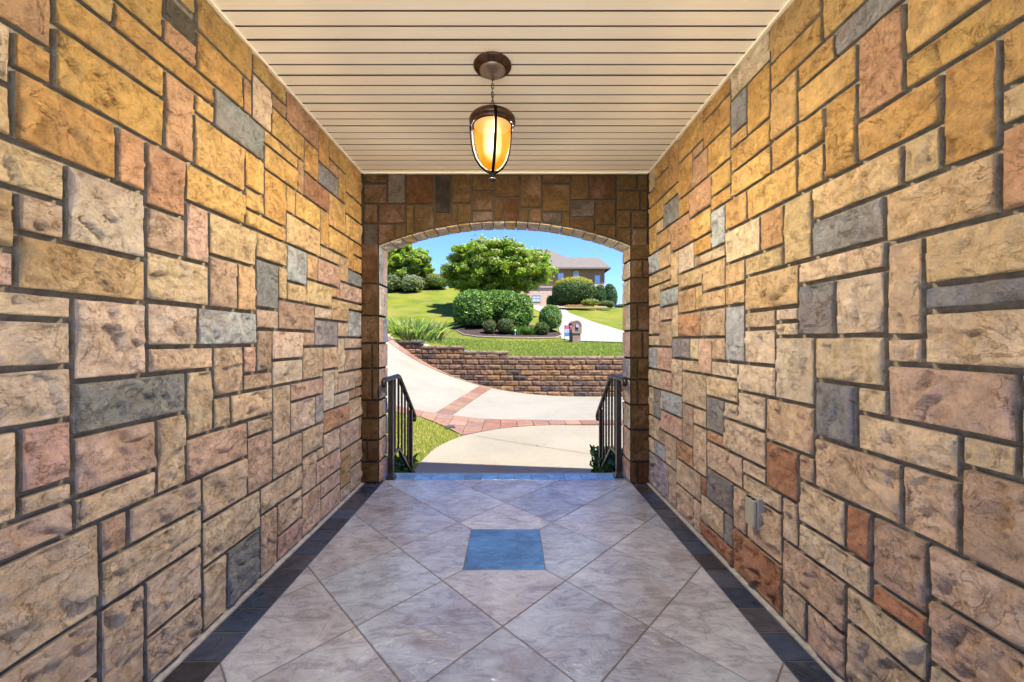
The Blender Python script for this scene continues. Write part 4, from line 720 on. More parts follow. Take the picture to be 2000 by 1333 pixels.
P = [hit(x, y, zlaw, 12) for x, y in [(740, 564), (757, 568), (790, 571), (812, 569), (815, 565), (800, 562), (760, 560)]]; c = (sum(p[0] for p in P) / len(P), sum(p[1] for p in P) / len(P)); vs = [(c[0], c[1], zlaw(*c) + 0.25)] + [(p[0], p[1], p[2] + 0.05) for p in P]
o = mesh_obj('mulch_mound', vs, [(0, i + 1, (i + 1) % len(P) + 1) for i in range(len(P))], M['mulch']); tag(o, kind='structure')
# ---------------------------------------------------------------- foliage
GR = np.random.RandomState(5)
def leaves(P, N, size, cols, weights=None, flat=0.5, asp=0.55, seed=0):
    """leaf quads at points P with outward normals N -> verts, faces, colours"""
    r_ = np.random.RandomState(seed); n = len(P); P = np.asarray(P, float); N = np.asarray(N, float)
    d = N * flat + r_.normal(size=(n, 3)) * (1 - flat); d /= np.linalg.norm(d, axis=1)[:, None]
    t = np.cross(d, r_.normal(size=(n, 3))); t /= np.linalg.norm(t, axis=1)[:, None]; b_ = np.cross(d, t)
    s_ = size * r_.uniform(0.6, 1.35, n)[:, None]
    V = np.stack([P - t * s_, P + b_ * s_ * asp + d * s_ * 0.18, P + t * s_, P - b_ * s_ * asp + d * s_ * 0.18], 1).reshape(-1, 3)
    F = np.arange(4 * n).reshape(-1, 4)
    ci = r_.choice(len(cols), n, p=weights); C = np.array(cols)[ci] * r_.uniform(0.75, 1.25, (n, 1)); C = np.repeat(C, 4, 0)
    return V, F, C
def blob_pts(n, c, rad, bump=0.12, freq=1.2, seed=0, pw=2.0, zmin=-1.0, depth=0.12):
    r_ = np.random.RandomState(seed); d = r_.normal(size=(n, 3)); d /= np.linalg.norm(d, axis=1)[:, None]
    d = d[d[:, 2] > zmin]; ad = np.abs(d); k = 1 / (ad[:, 0] ** pw + ad[:, 1] ** pw + ad[:, 2] ** pw) ** (1 / pw)
    b_ = np.array([mnoise.noise(Vector((q[0] * freq * 2 + seed, q[1] * freq * 2, q[2] * freq * 2))) for q in d]) * bump
    rr = (k * (1 + b_) * (1 - depth * r_.rand(len(d)) ** 2))[:, None]
    rad = np.array(rad); return np.array(c) + d * rr * rad, d / rad / np.linalg.norm(d / rad, axis=1)[:, None]
def core(name, c, rad, parent, bump=0.12, freq=1.2, seed=0, pw=2.0, k=0.90, mat=None, zcut=-1.0):
    vs = []; nu, nv = 20, 12
    for j in range(nv + 1):
        th = math.pi * j / nv
        for i in range(nu):
            ph = 2 * math.pi * i / nu; d = Vector((math.sin(th) * math.cos(ph), math.sin(th) * math.sin(ph), math.cos(th))); kk = 1 / (abs(d.x) ** pw + abs(d.y) ** pw + abs(d.z) ** pw) ** (1 / pw)
            r_ = kk * (1 + bump * mnoise.noise(Vector((d.x * freq * 2 + seed, d.y * freq * 2, d.z * freq * 2)))) * k; vs.append((c[0] + d.x * r_ * rad[0], c[1] + d.y * r_ * rad[1], c[2] + max(d.z, zcut) * r_ * rad[2]))
    fs = [(j * nu + i, (j + 1) * nu + i, (j + 1) * nu + (i + 1) % nu, j * nu + (i + 1) % nu) for j in range(nv) for i in range(nu)]
    return mesh_obj(name, vs, fs, mat or M['core'], parent, smooth=True)
G1 = [(0.055, 0.13, 0.018), (0.085, 0.18, 0.025), (0.13, 0.24, 0.04), (0.035, 0.09, 0.014)]
GH = [(0.13, 0.27, 0.035), (0.22, 0.40, 0.06), (0.40, 0.58, 0.14), (0.06, 0.14, 0.02)]
def shrub(name, label, cat, blobs, cols, size, dens, group=None, seed=0, pw=2.3, bump=0.1, freq=1.6, topcols=None, extra=None, base=None, wts=None):
    """clipped or loose shrub: every blob is (x, y, z centre, rx, ry, rz)"""
    bx_ = base or (blobs[0][0], blobs[0][1], zlaw(blobs[0][0], blobs[0][1])); t = thing(name, label, cat, bx_, group=group); V = []; F = []; C = []; n0 = 0; cv = []; cf = []
    for q, (x, y, z, rx, ry, rz) in enumerate(blobs):
        area = 4 * math.pi * ((rx * ry) ** 1.6 / 3 + (rx * rz) ** 1.6 / 3 + (ry * rz) ** 1.6 / 3) ** (1 / 1.6); P, N = blob_pts(int(area * dens), (x - bx_[0], y - bx_[1], z - bx_[2]), (rx, ry, rz), bump, freq, seed + q, pw, zmin=-0.75)
        v, f, c = leaves(P, N, size, cols, wts, 0.45, 0.55, seed + q)
        if topcols is not None:
            hz = (P[:, 2] - (z - bx_[2])) / rz; edge = np.clip((hz - 0.40) / 0.25 + GR.normal(size=len(P)) * 0.25, 0, 1); m_ = np.repeat(edge, 4)[:, None]; tc_ = np.repeat(np.array(topcols)[GR.choice(len(topcols), len(P))], 4, 0); c = c * (1 - m_) + tc_ * m_
        V.append(v); F.append(f + n0); C.append(c); n0 += len(v)
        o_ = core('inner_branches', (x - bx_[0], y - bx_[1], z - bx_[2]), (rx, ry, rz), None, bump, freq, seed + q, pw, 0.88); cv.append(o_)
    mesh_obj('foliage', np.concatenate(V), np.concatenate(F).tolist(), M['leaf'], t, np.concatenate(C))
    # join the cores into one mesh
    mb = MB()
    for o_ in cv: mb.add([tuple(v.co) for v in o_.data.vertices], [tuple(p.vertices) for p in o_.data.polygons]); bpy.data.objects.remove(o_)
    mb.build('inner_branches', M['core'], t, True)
    return t
def B(x, y, w_, h, Y, ry=None):      # photo ellipse (centre x, centre y, width, height) at distance Y -> blob
    X, _, Z = px(x, y, Y); return (X, Y, Z, w_ / 2 * Y / 750, ry or w_ / 2 * Y / 750, h / 2 * Y / 750)
# the big clipped hedge and the shrubs in the mulch bed
shrub('hedge', 'large rounded clipped hedge in the mulch bed, wider than every other shrub', 'hedge', [B(925, 605, 78, 76, 27.0, 1.5), B(975, 602, 100, 68, 28.0, 1.6), B(1014, 606, 54, 62, 26.4, 1.0), B(1008, 622, 52, 46, 26.2, 0.9)], GH, 0.095, 230, seed=3, pw=2.5, bump=0.07)
shrub('round_shrub', 'round clipped green shrub at the right end of the mulch bed', 'shrub', [B(1075, 621, 44, 50, 26.0)], GH, 0.06, 330, seed=21, pw=2.3, bump=0.1)
for i, (x, y, w_, h, lab) in enumerate([(957, 638, 27, 27, 'small clipped bush with a bronze face, leftmost of the row in the mulch bed'), (987, 637, 32, 29, 'small clipped bush with a bronze face, second from the left in the mulch bed'), (1058, 642, 29, 26, 'small dark green clipped bush in front of the round shrub')]):
    shrub('small_bush', lab, 'bush', [B(x, y, w_, h, 24.8)], [(0.09, 0.16, 0.02), (0.16, 0.23, 0.03), (0.05, 0.09, 0.015)] + ([(0.22, 0.12, 0.06)] if i < 2 else [(0.08, 0.13, 0.02)]), 0.05, 420, 'small bushes along the bed edge', 40 + i, bump=0.14)
def spiky(name, label, cat, c, n, h, spread, cols, width=0.012, seed=0, lean=0.5, group=None, par=None, segs=4, arch=0.35, ry=None):
    r_ = np.random.RandomState(seed); V = []; F = []; C = []; k = 0
    for i in range(n):
        a = r_.uniform(0, 2 * math.pi); rr = spread * math.sqrt(r_.rand()); x0 = rr * math.cos(a); y0 = rr * math.sin(a) * ((ry or spread) / spread); hh = h * r_.uniform(0.6, 1.1); ln = lean * r_.uniform(0.2, 1.2) * (0.4 + rr / spread); dx, dy = math.cos(a + r_.normal() * 0.5), math.sin(a + r_.normal() * 0.5); tw = r_.uniform(0, math.pi); wx_, wy_ = math.cos(tw) * width, math.sin(tw) * width; col = np.array(cols[r_.randint(len(cols))]) * r_.uniform(0.75, 1.25)
        for s_ in range(segs + 1):
            t_ = s_ / segs; w_ = (1 - t_ ** 2.2) + 0.04; ox = dx * ln * hh * t_ ** 2; oy = dy * ln * hh * t_ ** 2; z_ = hh * (t_ - arch * ln * t_ ** 3)
            V += [(x0 + ox - wx_ * w_, y0 + oy - wy_ * w_, z_), (x0 + ox + wx_ * w_, y0 + oy + wy_ * w_, z_)]; C += [col, col]
            if s_: F.append((k, k + 1, k + 3, k + 2)); k += 2
        k += 2
    t = thing(name, label, cat, c, group=group); mesh_obj('leaves' if not par else par, V, F, M['leaf'], t, np.array(C)); return t
for i, (x, y) in enumerate([(1013, 651), (1036, 650)]):
    p = hit(x, y, zlaw, 12); p = px(x, 652, 24.8); spiky('leafy_perennial', ['loose bright green leafy plant beside the white path light', 'loose bright green leafy plant left of the dark clipped bush'][i], 'plant', (p[0], 24.8, zlaw(p[0], 24.8)), 260, 0.62, 0.42, [(0.16, 0.30, 0.05), (0.10, 0.22, 0.03), (0.22, 0.34, 0.07)], 0.03, 60 + i, 0.5, 'loose perennials in the bed')
t = thing('path_light', 'small white path light standing in the mulch bed', 'garden light', (px(1006, 650, 24.4)[0], 24.4, zlaw(px(1006, 650, 24.4)[0], 24.4)))
M['white'] = mat_simple('white_paint', (0.78, 0.78, 0.76), 0.5); b = MB(); b.lathe([(0.03, 0), (0.03, 0.22), (0.0, 0.22)], n=10); b.build('post', M['white'], t); b = MB(); b.lathe([(0.0, 0.42), (0.03, 0.41), (0.10, 0.34), (0.10, 0.32), (0.06, 0.31), (0.06, 0.22), (0, 0.22)], n=14); b.build('lamp_head', M['white'], t)
# iris clump on the wall
spiky('iris_clump', 'big clump of sword-shaped iris leaves growing behind the block wall', 'plant', (-3.35, 13.0, 1.16), 520, 0.95, 1.05, [(0.30, 0.46, 0.13), (0.20, 0.34, 0.08), (0.48, 0.60, 0.24), (0.62, 0.54, 0.24), (0.38, 0.50, 0.26)], 0.042, 9, 0.75, segs=5, ry=0.7)
# dry leaves at the foot of the irises
# ---------------------------------------------------------------- trees
def tree(label, base, blobs, cols, size, dens, seed, trunk_r=0.12, stems=4, flowers=0, clumps=60, crown=(0, 0, 3, 4, 4, 2), group=None, cat='tree'):
    t = thing('flowering_tree', label, cat, base, group=group); r_ = np.random.RandomState(seed); cx, cy, cz, rx, ry, rz = crown; V = []; F = []; C = []; n0 = 0; cen = []
    while len(cen) < clumps:
        d = r_.normal(size=3); d /= np.linalg.norm(d); rr = r_.uniform(0.45, 1.0) ** 0.6; lob = 1 + 0.22 * mnoise.noise(Vector((d[0] * 1.9 + seed, d[1] * 1.9, d[2] * 1.9)))
        if d[2] < -0.9: continue
        p = np.array([cx + d[0] * rx * rr * lob, cy + d[1] * ry * rr * lob, cz + d[2] * rz * rr * lob]); cen.append((p, d, rr))
    tips = []
    for q, (p, d, rr) in enumerate(cen):
        s_ = r_.uniform(0.09, 0.17) * (rx + rz) / 2 * (1.15 - 0.3 * rr); rad = (s_ * 1.35, s_ * 1.35, s_ * 0.72); P, N = blob_pts(int(dens * s_ * s_ * 30), p, rad, 0.5, 2.2, seed + q, 2.0, depth=0.97); v, f, c = leaves(P, N, size, cols, None, 0.15, 0.5, seed + q); c = c * r_.uniform(0.65, 1.3); 
        if flowers and p[2] > cz + rz * 0.35 and r_.rand() < flowers:
            up_ = P[:, 2] > p[2] + rad[2] * 0.35; w_ = np.repeat(up_ & (r_.rand(len(P)) < 0.55), 4); c[w_] = np.array([0.62, 0.60, 0.50]) * r_.uniform(0.8, 1.1)
        V.append(v); F.append(f + n0); C.append(c); n0 += len(v); tips.append(p)
    # stray sprays outside the outline
    for q in range(int(clumps * 0.7)):
        p, d, rr = cen[r_.randint(len(cen))]; p = p + d * np.array([rx, ry, rz]) * 0.12; P = p + r_.normal(size=(60, 3)) * rx * 0.035; v, f, c = leaves(P, np.tile(d, (60, 1)), size, cols, None, 0.3, 0.5, q + 900); V.append(v); F.append(f + n0); C.append(c); n0 += len(v)
    mesh_obj('crown', np.concatenate(V), np.concatenate(F).tolist(), M['leaf'], t, np.concatenate(C))
    b_ = MB()
    for k in range(stems):
        a = 2 * math.pi * k / stems + r_.uniform(-0.3, 0.3); r0 = 0.12 + 0.1 * r_.rand(); e = (cx + math.cos(a) * rx * 0.42, cy + math.sin(a) * ry * 0.42, cz - rz * 0.05); s0 = (math.cos(a) * r0, math.sin(a) * r0, -0.2)
        mid = [(s0[0] + (e[0] - s0[0]) * t_ ** 1.4 + r_.normal() * 0.04, s0[1] + (e[1] - s0[1]) * t_ ** 1.4 + r_.normal() * 0.04, s0[2] + (e[2] - s0[2]) * t_) for t_ in np.linspace(0, 1, 8)]; b_.tube(mid, list(np.linspace(trunk_r, trunk_r * 0.35, 8)), 7)
        near = sorted(tips, key=lambda p: (p[0] - e[0]) ** 2 + (p[1] - e[1]) ** 2 + (p[2] - e[2]) ** 2)[:max(4, clumps // stems)]
        for p in near:
            st_ = mid[r_.randint(3, 8)]; b_.tube([st_, ((st_[0] + p[0]) / 2, (st_[1] + p[1]) / 2, (st_[2] + p[2]) / 2 + 0.15 - 0.05), tuple(p)], [trunk_r * 0.34, trunk_r * 0.24, trunk_r * 0.1], 5, False)
    b_.build('trunk', M['bark'], t, True); return t
GT = [(0.27, 0.48, 0.02), (0.41, 0.62, 0.03), (0.56, 0.72, 0.06), (0.12, 0.24, 0.02), (0.44, 0.36, 0.09)]
Y = 32.5; X = px(975, 560, Y)[0]; zb = zlaw(X, Y); zc_ = px(975, 527, Y)[2] - zb; tree('wide spreading tree with white blossom tips in front of the far house', (X, Y, zb), None, GT, 0.10, 135, 4, 0.13, 6, 0.45, 430, (-0.15, 0, zc_, 4.3, 3.7, 2.2))
Y = 44.0; X = px(793, 560, Y)[0]; zb = zlaw(X, Y); zc_ = px(793, 520, Y)[2] - zb; tree('smaller round-crowned tree at the top left of the sloping lawn', (X, Y, zb), None, GT, 0.14, 70, 14, 0.11, 5, 0.3, 260, (0, 0, zc_, 3.1, 3.0, 2.5))
# shrubs along the hill
for i, (x, y, w_, h, Y) in enumerate([(770, 551, 40, 32, 42.0), (806, 553, 40, 30, 41.5)]):
    shrub('flowering_shrub', ['loose grey-flowered shrub at the left edge of the mulch mound', 'loose grey-flowered shrub at the right end of the mulch mound'][i], 'shrub', [B(x, y, w_, h, Y), B(x - 8, y + 6, w_ * 0.5, h * 0.7, Y - 0.5)], [(0.24, 0.34, 0.06), (0.40, 0.44, 0.12), (0.50, 0.44, 0.38), (0.3, 0.38, 0.07)], 0.10, 90, 'grey flowering shrubs under the left tree', 70 + i, bump=0.35, topcols=[(0.58, 0.52, 0.50), (0.30, 0.36, 0.12)])
shrub('red_tipped_bush', 'rounded bush with a red flushed left side between the two trees', 'bush', [B(850, 550, 50, 28, 44.0)], [(0.18, 0.28, 0.03), (0.36, 0.40, 0.04), (0.26, 0.34, 0.04)], 0.10, 90, seed=80, topcols=[(0.36, 0.34, 0.05), (0.42, 0.18, 0.06)])
shrub('red_bush', 'small reddish bush at the left of the rounded bush on the hill', 'bush', [B(829, 550, 20, 26, 43.2)], [(0.36, 0.15, 0.06), (0.28, 0.2, 0.05), (0.14, 0.2, 0.04)], 0.08, 110, seed=81)
shrub('domed_tree', 'dense domed tree with golden yellow upper leaves in front of the house', 'tree', [B(1121, 570, 84, 56, 46.0, 2.4), B(1096, 580, 34, 40, 46.4), B(1147, 580, 30, 36, 46.2)], [(0.07, 0.14, 0.02), (0.12, 0.19, 0.03), (0.19, 0.26, 0.04), (0.03, 0.07, 0.01)], 0.10, 95, seed=84, bump=0.08, pw=2.4, topcols=[(0.62, 0.55, 0.02), (0.50, 0.46, 0.02)])
shrub('cone_shrub', 'shorter cone-shaped evergreen beside the domed tree', 'shrub', [B(1171, 580, 27, 40, 46.0), B(1172, 570, 18, 28, 46.0)], [(0.04, 0.12, 0.02), (0.07, 0.17, 0.03), (0.03, 0.08, 0.015)], 0.08, 130, 'cone evergreens by the house corner', 87, bump=0.05)
shrub('cone_shrub', 'taller cone-shaped evergreen at the house corner, rightmost of the tall shrubs', 'shrub', [B(1192, 581, 27, 46, 46.5), B(1190, 568, 18, 28, 46.5)], [(0.04, 0.12, 0.02), (0.07, 0.17, 0.03), (0.03, 0.08, 0.015)], 0.08, 130, 'cone evergreens by the house corner', 88, bump=0.05)
shrub('low_bush', 'low golden yellow bush at the foot of the shorter cone evergreen', 'bush', [B(1152, 591, 34, 14, 44.0)], [(0.42, 0.42, 0.03), (0.28, 0.33, 0.03), (0.5, 0.46, 0.05)], 0.07, 130, seed=90)
shrub('low_bush', 'low olive bush below the taller cone evergreen', 'bush', [B(1184, 593, 30, 11, 44.0)], [(0.24, 0.25, 0.06), (0.18, 0.2, 0.04), (0.3, 0.26, 0.1)], 0.07, 130, seed=91)
shrub('low_bush', 'low green bush at the far right of the upper lawn', 'bush', [B(1222, 598, 40, 9, 52.0)], [(0.14, 0.19, 0.05), (0.1, 0.14, 0.04)], 0.09, 90, seed=92)
shrub('low_bush', 'low green bush at the foot of the brick wing beside the driveway', 'bush', [B(1076, 588, 18, 22, 47.5)], [(0.16, 0.26, 0.03), (0.1, 0.18, 0.03)], 0.08, 120, seed=93)
# leafy plants beside the steps
def leafy(name, label, c, n, spread, h, seed):
    r_ = np.random.RandomState(seed); P = np.stack([r_.uniform(-1, 1, n) * spread[0], r_.uniform(-1, 1, n) * spread[1], r_.rand(n) ** 0.7 * h], 1); N = np.tile([0, -0.3, 1.0], (n, 1)) + r_.normal(size=(n, 3)) * 0.4; N /= np.linalg.norm(N, axis=1)[:, None]
    v, f, cc = leaves(P, N, 0.06, [(0.035, 0.10, 0.025), (0.06, 0.16, 0.04), (0.10, 0.22, 0.07), (0.02, 0.06, 0.015)], None, 0.5, 0.36, seed); t = thing(name, label, 'plant', c); mesh_obj('leaves', v, f.tolist(), M['leaf'], t, cc)
    b_ = MB()
    for k in range(26): q = P[k]; b_.tube([(q[0] * 0.5, q[1] * 0.5, -0.02), (q[0] * 0.8, q[1] * 0.8, q[2] * 0.6), tuple(q)], 0.004, 4, False)
    b_.build('stem', M['bark'], t); return t
leafy('leafy_plant', 'dark glossy leafy plant behind the left handrail', (-1.24, 4.10, -0.37), 700, (0.15, 0.34), 0.30, 31)
leafy('leafy_plant', 'dark glossy leafy plant behind the right handrail', (1.17, 4.35, -0.37), 800, (0.20, 0.34), 0.34, 32)
# ---------------------------------------------------------------- grass blades
def blades(name, pts, h, wd, cols, seed, kind='stuff'):
    r_ = np.random.RandomState(seed); n = len(pts); P = np.array(pts); a = r_.uniform(0, 2 * np.pi, n); hh = h * r_.uniform(0.5, 1.3, n); w_ = wd * r_.uniform(0.7, 1.3, n); dx, dy = np.cos(a) * w_, np.sin(a) * w_; la = r_.uniform(0, 2 * np.pi, n); ll = hh * r_.uniform(0.1, 0.8, n)
    V = np.empty((n, 3, 3)); V[:, 0] = P + np.stack([-dx, -dy, np.zeros(n)], 1); V[:, 1] = P + np.stack([dx, dy, np.zeros(n)], 1); V[:, 2] = P + np.stack([np.cos(la) * ll, np.sin(la) * ll, hh], 1)
    C = np.repeat(np.array(cols)[r_.choice(len(cols), n)] * r_.uniform(0.75, 1.3, (n, 1)), 3, 0); o_ = mesh_obj(name, V.reshape(-1, 3), np.arange(3 * n).reshape(-1, 3).tolist(), M['leaf'], None, C); tag(o_, kind=kind); return o_
pts = []
r_ = random.Random(4)
while len(pts) < 26000:
    x = r_.uniform(-3.2, -0.6); y = r_.uniform(3.95, 7.9)
    if y < ybot(x) - 0.02 and x < xwalk(y) - 0.012 and y < 8.2: pts.append((x, y, zdrive(x, y) - 0.012))
GC = [(0.36, 0.50, 0.04), (0.85, 0.70, 0.26), (0.46, 0.48, 0.08), (0.66, 0.54, 0.20), (0.36, 0.46, 0.05)]
o = blades('grass_blades', pts, 0.045, 0.004, GC, 1); tag(o, 'short patchy green and straw grass beside the concrete walk', 'grass')
pts = []
while len(pts) < 42000:
    y = 11.5 + 14 * r_.random() ** 1.5; x = r_.uniform(-5.5, 8); 
    if y > ywall(x) + 0.32: pts.append((x, y, zlaw(x, y) - 0.01))
o = blades('lawn_blades', pts, 0.075, 0.013, [(0.16, 0.30, 0.02), (0.22, 0.36, 0.03), (0.33, 0.40, 0.05), (0.42, 0.40, 0.12)], 2); tag(o, 'bright green lawn grass above the block wall', 'grass')
# ---------------------------------------------------------------- brick mailbox and yard sign
def mat_brick(name, c1, c2, mo, scale, rot=(90, 0, 0)):
    m = NT(name); v = m.coord(); mp = m.n("ShaderNodeMapping"); mp.inputs['Rotation'].default_value = tuple(R(a) for a in rot); m.l(v, mp.inputs[0])
    bt = m.n("ShaderNodeTexBrick"); bt.inputs['Scale'].default_value = scale; bt.inputs['Color1'].default_value = (*c1, 1); bt.inputs['Color2'].default_value = (*c2, 1); bt.inputs['Mortar'].default_value = (*mo, 1); bt.inputs['Mortar Size'].default_value = 0.012; bt.inputs['Brick Width'].default_value = 0.22 * 1; bt.inputs['Row Height'].default_value = 0.075; m.l(mp.outputs[0], bt.inputs['Vector'])
    c = m.mixc(bt.outputs[0], m.ramp(m.noise(v, 3, 5, 0.7), [(0.3, (0.75,) * 3), (0.7, (1.2,) * 3)]), 1.0, 'MULTIPLY'); return m.done(m.bsdf(c, 0.85, m.bump(bt.outputs['Fac'], -0.4, 0.01)))
M['brick'] = mat_brick('mailbox_brick', (0.40, 0.20, 0.11), (0.30, 0.15, 0.09), (0.42, 0.35, 0.27), 1.0)
MY = 22.0; p = px(1123, 663, MY); zb = zlaw(p[0], MY)
mbx = thing('brick_mailbox', 'brick mailbox pillar with an arched top beside the upper driveway', 'mailbox', (p[0], MY, zb), R(14))
b = MB(); b.box(-0.24, 0.24, -0.24, 0.24, -0.1, 0.50); b.build('pedestal', M['brick'], mbx); b = MB(); b.box(-0.29, 0.29, -0.29, 0.29, 0.50, 0.56); b.build('ledge', M['brick'], mbx)
pl = [(-0.30, 0.56)] + [(0.30 * math.cos(t) * 1, 0.92 + 0.32 * math.sin(t)) for t in np.linspace(math.pi, 0, 15)] + [(0.30, 0.56)]; b = MB(); b.prism(pl, -0.26, 0.30); arch = b.build('arched_top', M['brick'], mbx)
b = MB(); rg = []
for i in range(13):
    t0 = math.pi * i / 13 + 0.02; t1 = math.pi * (i + 1) / 13 - 0.02; b.prism([(0.30 * math.cos(t0), 0.92 + 0.32 * math.sin(t0)), (0.205 * math.cos(t0), 0.92 + 0.22 * math.sin(t0)), (0.205 * math.cos(t1), 0.92 + 0.22 * math.sin(t1)), (0.30 * math.cos(t1), 0.92 + 0.32 * math.sin(t1))], -0.278, -0.2601)
b.build('arch_bricks', mat_simple('arch_brick', (0.40, 0.19, 0.10), 0.85, nscale=20, amt=0.3), arch)
b = MB(); b.box(-0.085, 0.085, -0.274, -0.262, 0.66, 1.04); b.build('recess', mat_simple('recess_dark', (0.045, 0.018, 0.012), 0.8), mbx)
b = MB(); b.prism([(-0.075, 0.84)] + [(0.075 * math.cos(t), 0.95 + 0.075 * math.sin(t)) for t in np.linspace(math.pi, 0, 9)] + [(0.075, 0.84)], -0.31, -0.276); dr = b.build('mailbox_door', mat_simple('grey_metal', (0.35, 0.37, 0.40), 0.4, metallic=0.6), mbx); b = MB(); b.box(-0.065, 0.065, -0.322, -0.3105, 0.845, 0.875); b.build('door_flap', M['white'], dr)
p = px(1107.5, 663, 21.3); sg = thing('yard_sign', 'red, white and teal yard sign on thin black posts left of the brick mailbox', 'sign', (p[0], 21.3, zlaw(p[0], 21.3)), R(-8))
b = MB(); b.box(-0.145, -0.125, -0.01, 0.01, -0.1, 1.0); b.build('post', M['iron'], sg); b = MB(); b.box(0.125, 0.145, -0.01, 0.01, -0.1, 1.0); b.build('post', M['iron'], sg)
for nm, z0, z1, c in (('red_panel', 0.78, 0.975, (0.42, 0.03, 0.06)), ('white_panel', 0.56, 0.779, (0.36, 0.46, 0.66)), ('teal_panel', 0.37, 0.559, (0.04, 0.17, 0.25))):
    b = MB(); b.box(-0.124, 0.124, -0.008, 0.008, z0, z1); pn = b.build(nm, mat_simple(nm, c, 0.5), sg)
    b = MB()
    if nm == 'red_panel':
        for k in range(4): b.box(-0.08 + k * 0.045, -0.055 + k * 0.045, -0.011, -0.0085, 0.85, 0.91)
        b.build('lettering', M['white'], pn)
    elif nm == 'white_panel':
        b.box(-0.03, 0.10, -0.011, -0.0085, 0.60, 0.72); b.build('photo_patch', M['white'], pn)
    else:
        b.box(-0.09, 0.09, -0.011, -0.0085, 0.45, 0.475); b.build('lettering', mat_simple('teal_lettering', (0.15, 0.4, 0.45), 0.5), pn)
b = MB(); b.box(0.16, 0.29, -0.03, -0.012, 0.72, 0.98); q_ = b.build('rider_panel', mat_simple('maroon', (0.30, 0.05, 0.09), 0.5), sg); b = MB(); b.box(0.19, 0.25, -0.034, -0.0305, 0.87, 0.92); b.build('lettering', mat_simple('pale_pink', (0.55, 0.42, 0.45), 0.5), q_)

# ---------------------------------------------------------------- the house on the hill
M['hbrick'] = mat_brick('house_brick', (0.25, 0.12, 0.035), (0.19, 0.09, 0.03), (0.22, 0.15, 0.08), 0.8)
M['hbrick2'] = mat_brick('house_brick_pale', (0.46, 0.27, 0.17), (0.40, 0.22, 0.14), (0.45, 0.36, 0.28), 0.8)
m = NT('asphalt_shingles'); v = m.coord((1, 1, 1)); wv = m.n("ShaderNodeTexWave"); wv.wave_type = 'BANDS'; wv.bands_direction = 'Z'; wv.inputs['Scale'].default_value = 1.4; wv.inputs['Distortion'].default_value = 0.6; m.l(v, wv.inputs[0])
c = m.ramp(m.noise(v, 2.2, 8, 0.8), [(0.3, (0.20, 0.165, 0.145)), (0.7, (0.31, 0.265, 0.235))]); c = m.mixc(c, m.ramp(wv.outputs[0], [(0.0, (0.8,) * 3), (0.3, (1, 1, 1))]), 0.6, 'MULTIPLY'); M['roof'] = m.done(m.bsdf(c, 0.9, m.bump(m.noise(v, 12, 6, 0.8), 0.6, 0.03), spec=0.15))
M['glass'] = mat_simple('window_glass', (0.30, 0.42, 0.55), 0.08, spec=0.9); M['trim'] = mat_simple('pale_trim', (0.62, 0.60, 0.56), 0.6); M['gutter'] = mat_simple('brown_gutter', (0.12, 0.09, 0.07), 0.6)
hx0, hx1, hy = 0.5, px(1181, 0, 58)[0], 58.0; ze = px(0, 524, 58)[2]; zg = 4.8
hs = thing('brick_house', 'two-storey brick house with a grey hipped roof on the hill', 'house', (7, 60, zg))
def hp(b_, name, mat, par=None, off=(7, 60, zg)):
    o_ = b_.build(name, mat, par or hs)
    if par is None: o_.location = tuple(-c for c in off)
    return o_
wall = hp(MB().box(hx0, hx1, hy, 70, zg, ze), 'wall', M['hbrick'])
b = MB(); e = 0.75; ex0, ex1, ey0, ey1 = hx0 - e, hx1 + e, hy - e, 71; yr = 62.5; A = px(1110, 502, yr); Bp = px(1172, 501.5, yr); zr = A[2]
V = [(ex0, ey0, ze), (ex1, ey0, ze), (ex1, 67, ze), (ex0, 67, ze), (ex0, yr, zr), (Bp[0] - 0.3, yr, zr)]
b.add(V, [(0, 1, 5, 4), (1, 2, 5), (2, 3, 4, 5), (3, 0, 4), (0, 3, 2, 1)])
ap = px(1070, 486, 64.5); lx = 2 * ap[0] - 13.2
b.add([(-7, ey0 + 0.01, ze + 0.01), (px(1122, 0, 58)[0] + 2.2, ey0 + 0.01, ze + 0.01), (px(1122, 0, 58)[0] + 2.2, 72, ze + 0.01), (-7, 72, ze + 0.01), (ap[0] - 4, 64.5, ap[2]), (ap[0], 64.5, ap[2])], [(0, 1, 5, 4), (1, 2, 5), (2, 3, 4, 5), (3, 0, 4)])
rf = hp(b, 'roof', M['roof'])
hp(MB().box(ex0, ex1, ey0 - 0.02, ey0 + 0.12, ze - 0.22, ze - 0.005).box(ex1 - 0.12, ex1 + 0.02, ey0 + 0.13, 67, ze - 0.22, ze - 0.005), 'gutter', M['gutter'])
hp(MB().box(ex0, ex1 - 0.13, ey0 + 0.13, hy - 0.003, ze - 0.10, ze - 0.02), 'soffit', M['gutter'])
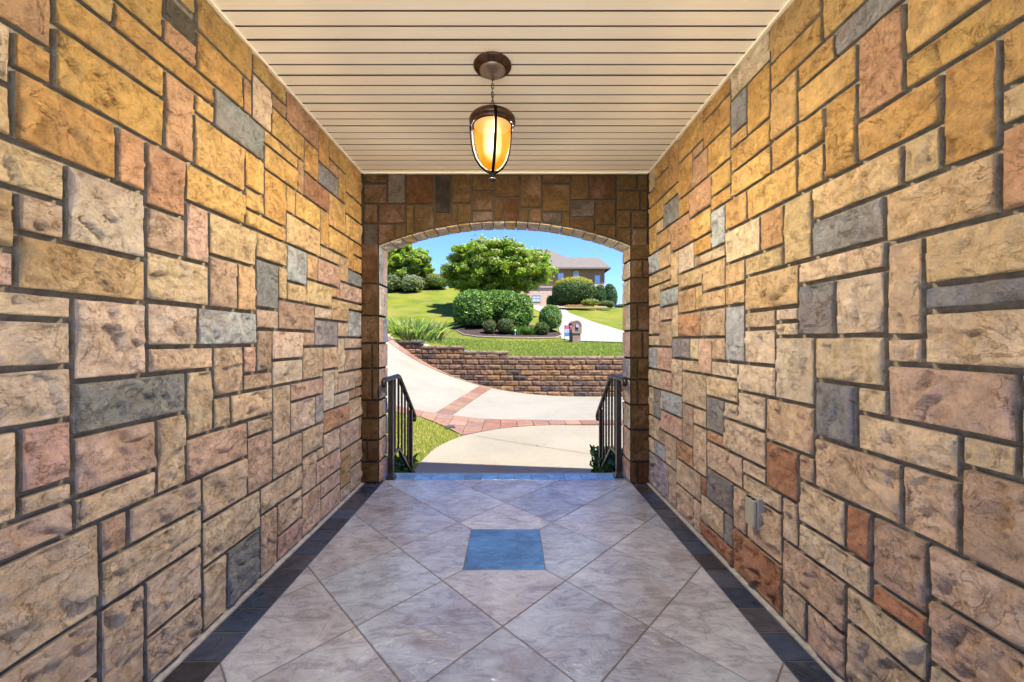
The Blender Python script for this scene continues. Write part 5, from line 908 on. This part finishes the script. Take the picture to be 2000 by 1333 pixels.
def window(x0, x1, y0, y1, Yp, arch=False, sill=False):
    a = px(x0, y0, Yp); c = px(x1, y1, Yp); X0_, X1_, Z1_, Z0_ = a[0], c[0], a[2], c[2]; f = 0.10; b_ = MB()
    b_.box(X0_ - f, X0_, Yp - 0.08, Yp - 0.003, Z0_ - f, Z1_ + f).box(X1_, X1_ + f, Yp - 0.08, Yp - 0.003, Z0_ - f, Z1_ + f).box(X0_ + 0.001, X1_ - 0.001, Yp - 0.075, Yp - 0.003, Z1_, Z1_ + f).box(X0_ + 0.001, X1_ - 0.001, Yp - 0.075, Yp - 0.003, Z0_ - f, Z0_)
    xm = (X0_ + X1_) / 2; zm = (Z0_ + Z1_) / 2; b_.box(xm - 0.025, xm + 0.025, Yp - 0.06, Yp - 0.03, Z0_, Z1_).box(X0_, xm - 0.026, Yp - 0.06, Yp - 0.03, zm - 0.025, zm + 0.025).box(xm + 0.026, X1_, Yp - 0.06, Yp - 0.03, zm - 0.025, zm + 0.025)
    if arch: b_.prism([(X0_ - f, Z1_ + f + 0.002)] + [(xm + (X1_ - X0_ + 2 * f) / 2 * math.cos(t), Z1_ + f + 0.002 + 0.5 * math.sin(t)) for t in np.linspace(math.pi, 0, 9)][1:-1] + [(X1_ + f, Z1_ + f + 0.002)], Yp - 0.07, Yp - 0.004)
    w_ = hp(b_, 'window', M['trim']); g_ = MB().box(X0_, X1_, Yp - 0.028, Yp - 0.004, Z0_, Z1_).build('pane', M['glass'], w_)
    if sill: MB().box(X0_ - 0.2, X1_ + 0.2, Yp - 0.25, Yp - 0.081, Z0_ - 0.35, Z0_ - f).build('sill', M['trim'], w_)
window(1090.5, 1100, 534, 545, 58); window(1120.5, 1130, 536, 546, 58, arch=True); window(1162.5, 1171, 538.5, 557, 58, sill=True)
# pale brick base course at the right and the lower wing
a = px(1176, 552, 57.97); hp(MB().box(px(1160, 0, 58)[0], hx1 + 0.03, 57.93, 57.998, zg, a[2]), 'pale_brick_base', M['hbrick2'])
z1 = px(0, 562, 54)[2]; hp(MB().box(px(985, 0, 54)[0], px(1100, 0, 54)[0], 54, 57.9, zg - 1, z1), 'lower_wing', M['hbrick2'])
hp(MB().box(px(984, 0, 54)[0], px(1101, 0, 54)[0], 53.85, 57.88, z1 + 0.003, z1 + 0.14), 'wing_coping', M['trim'])
window(1041, 1055, 577, 588, 54)
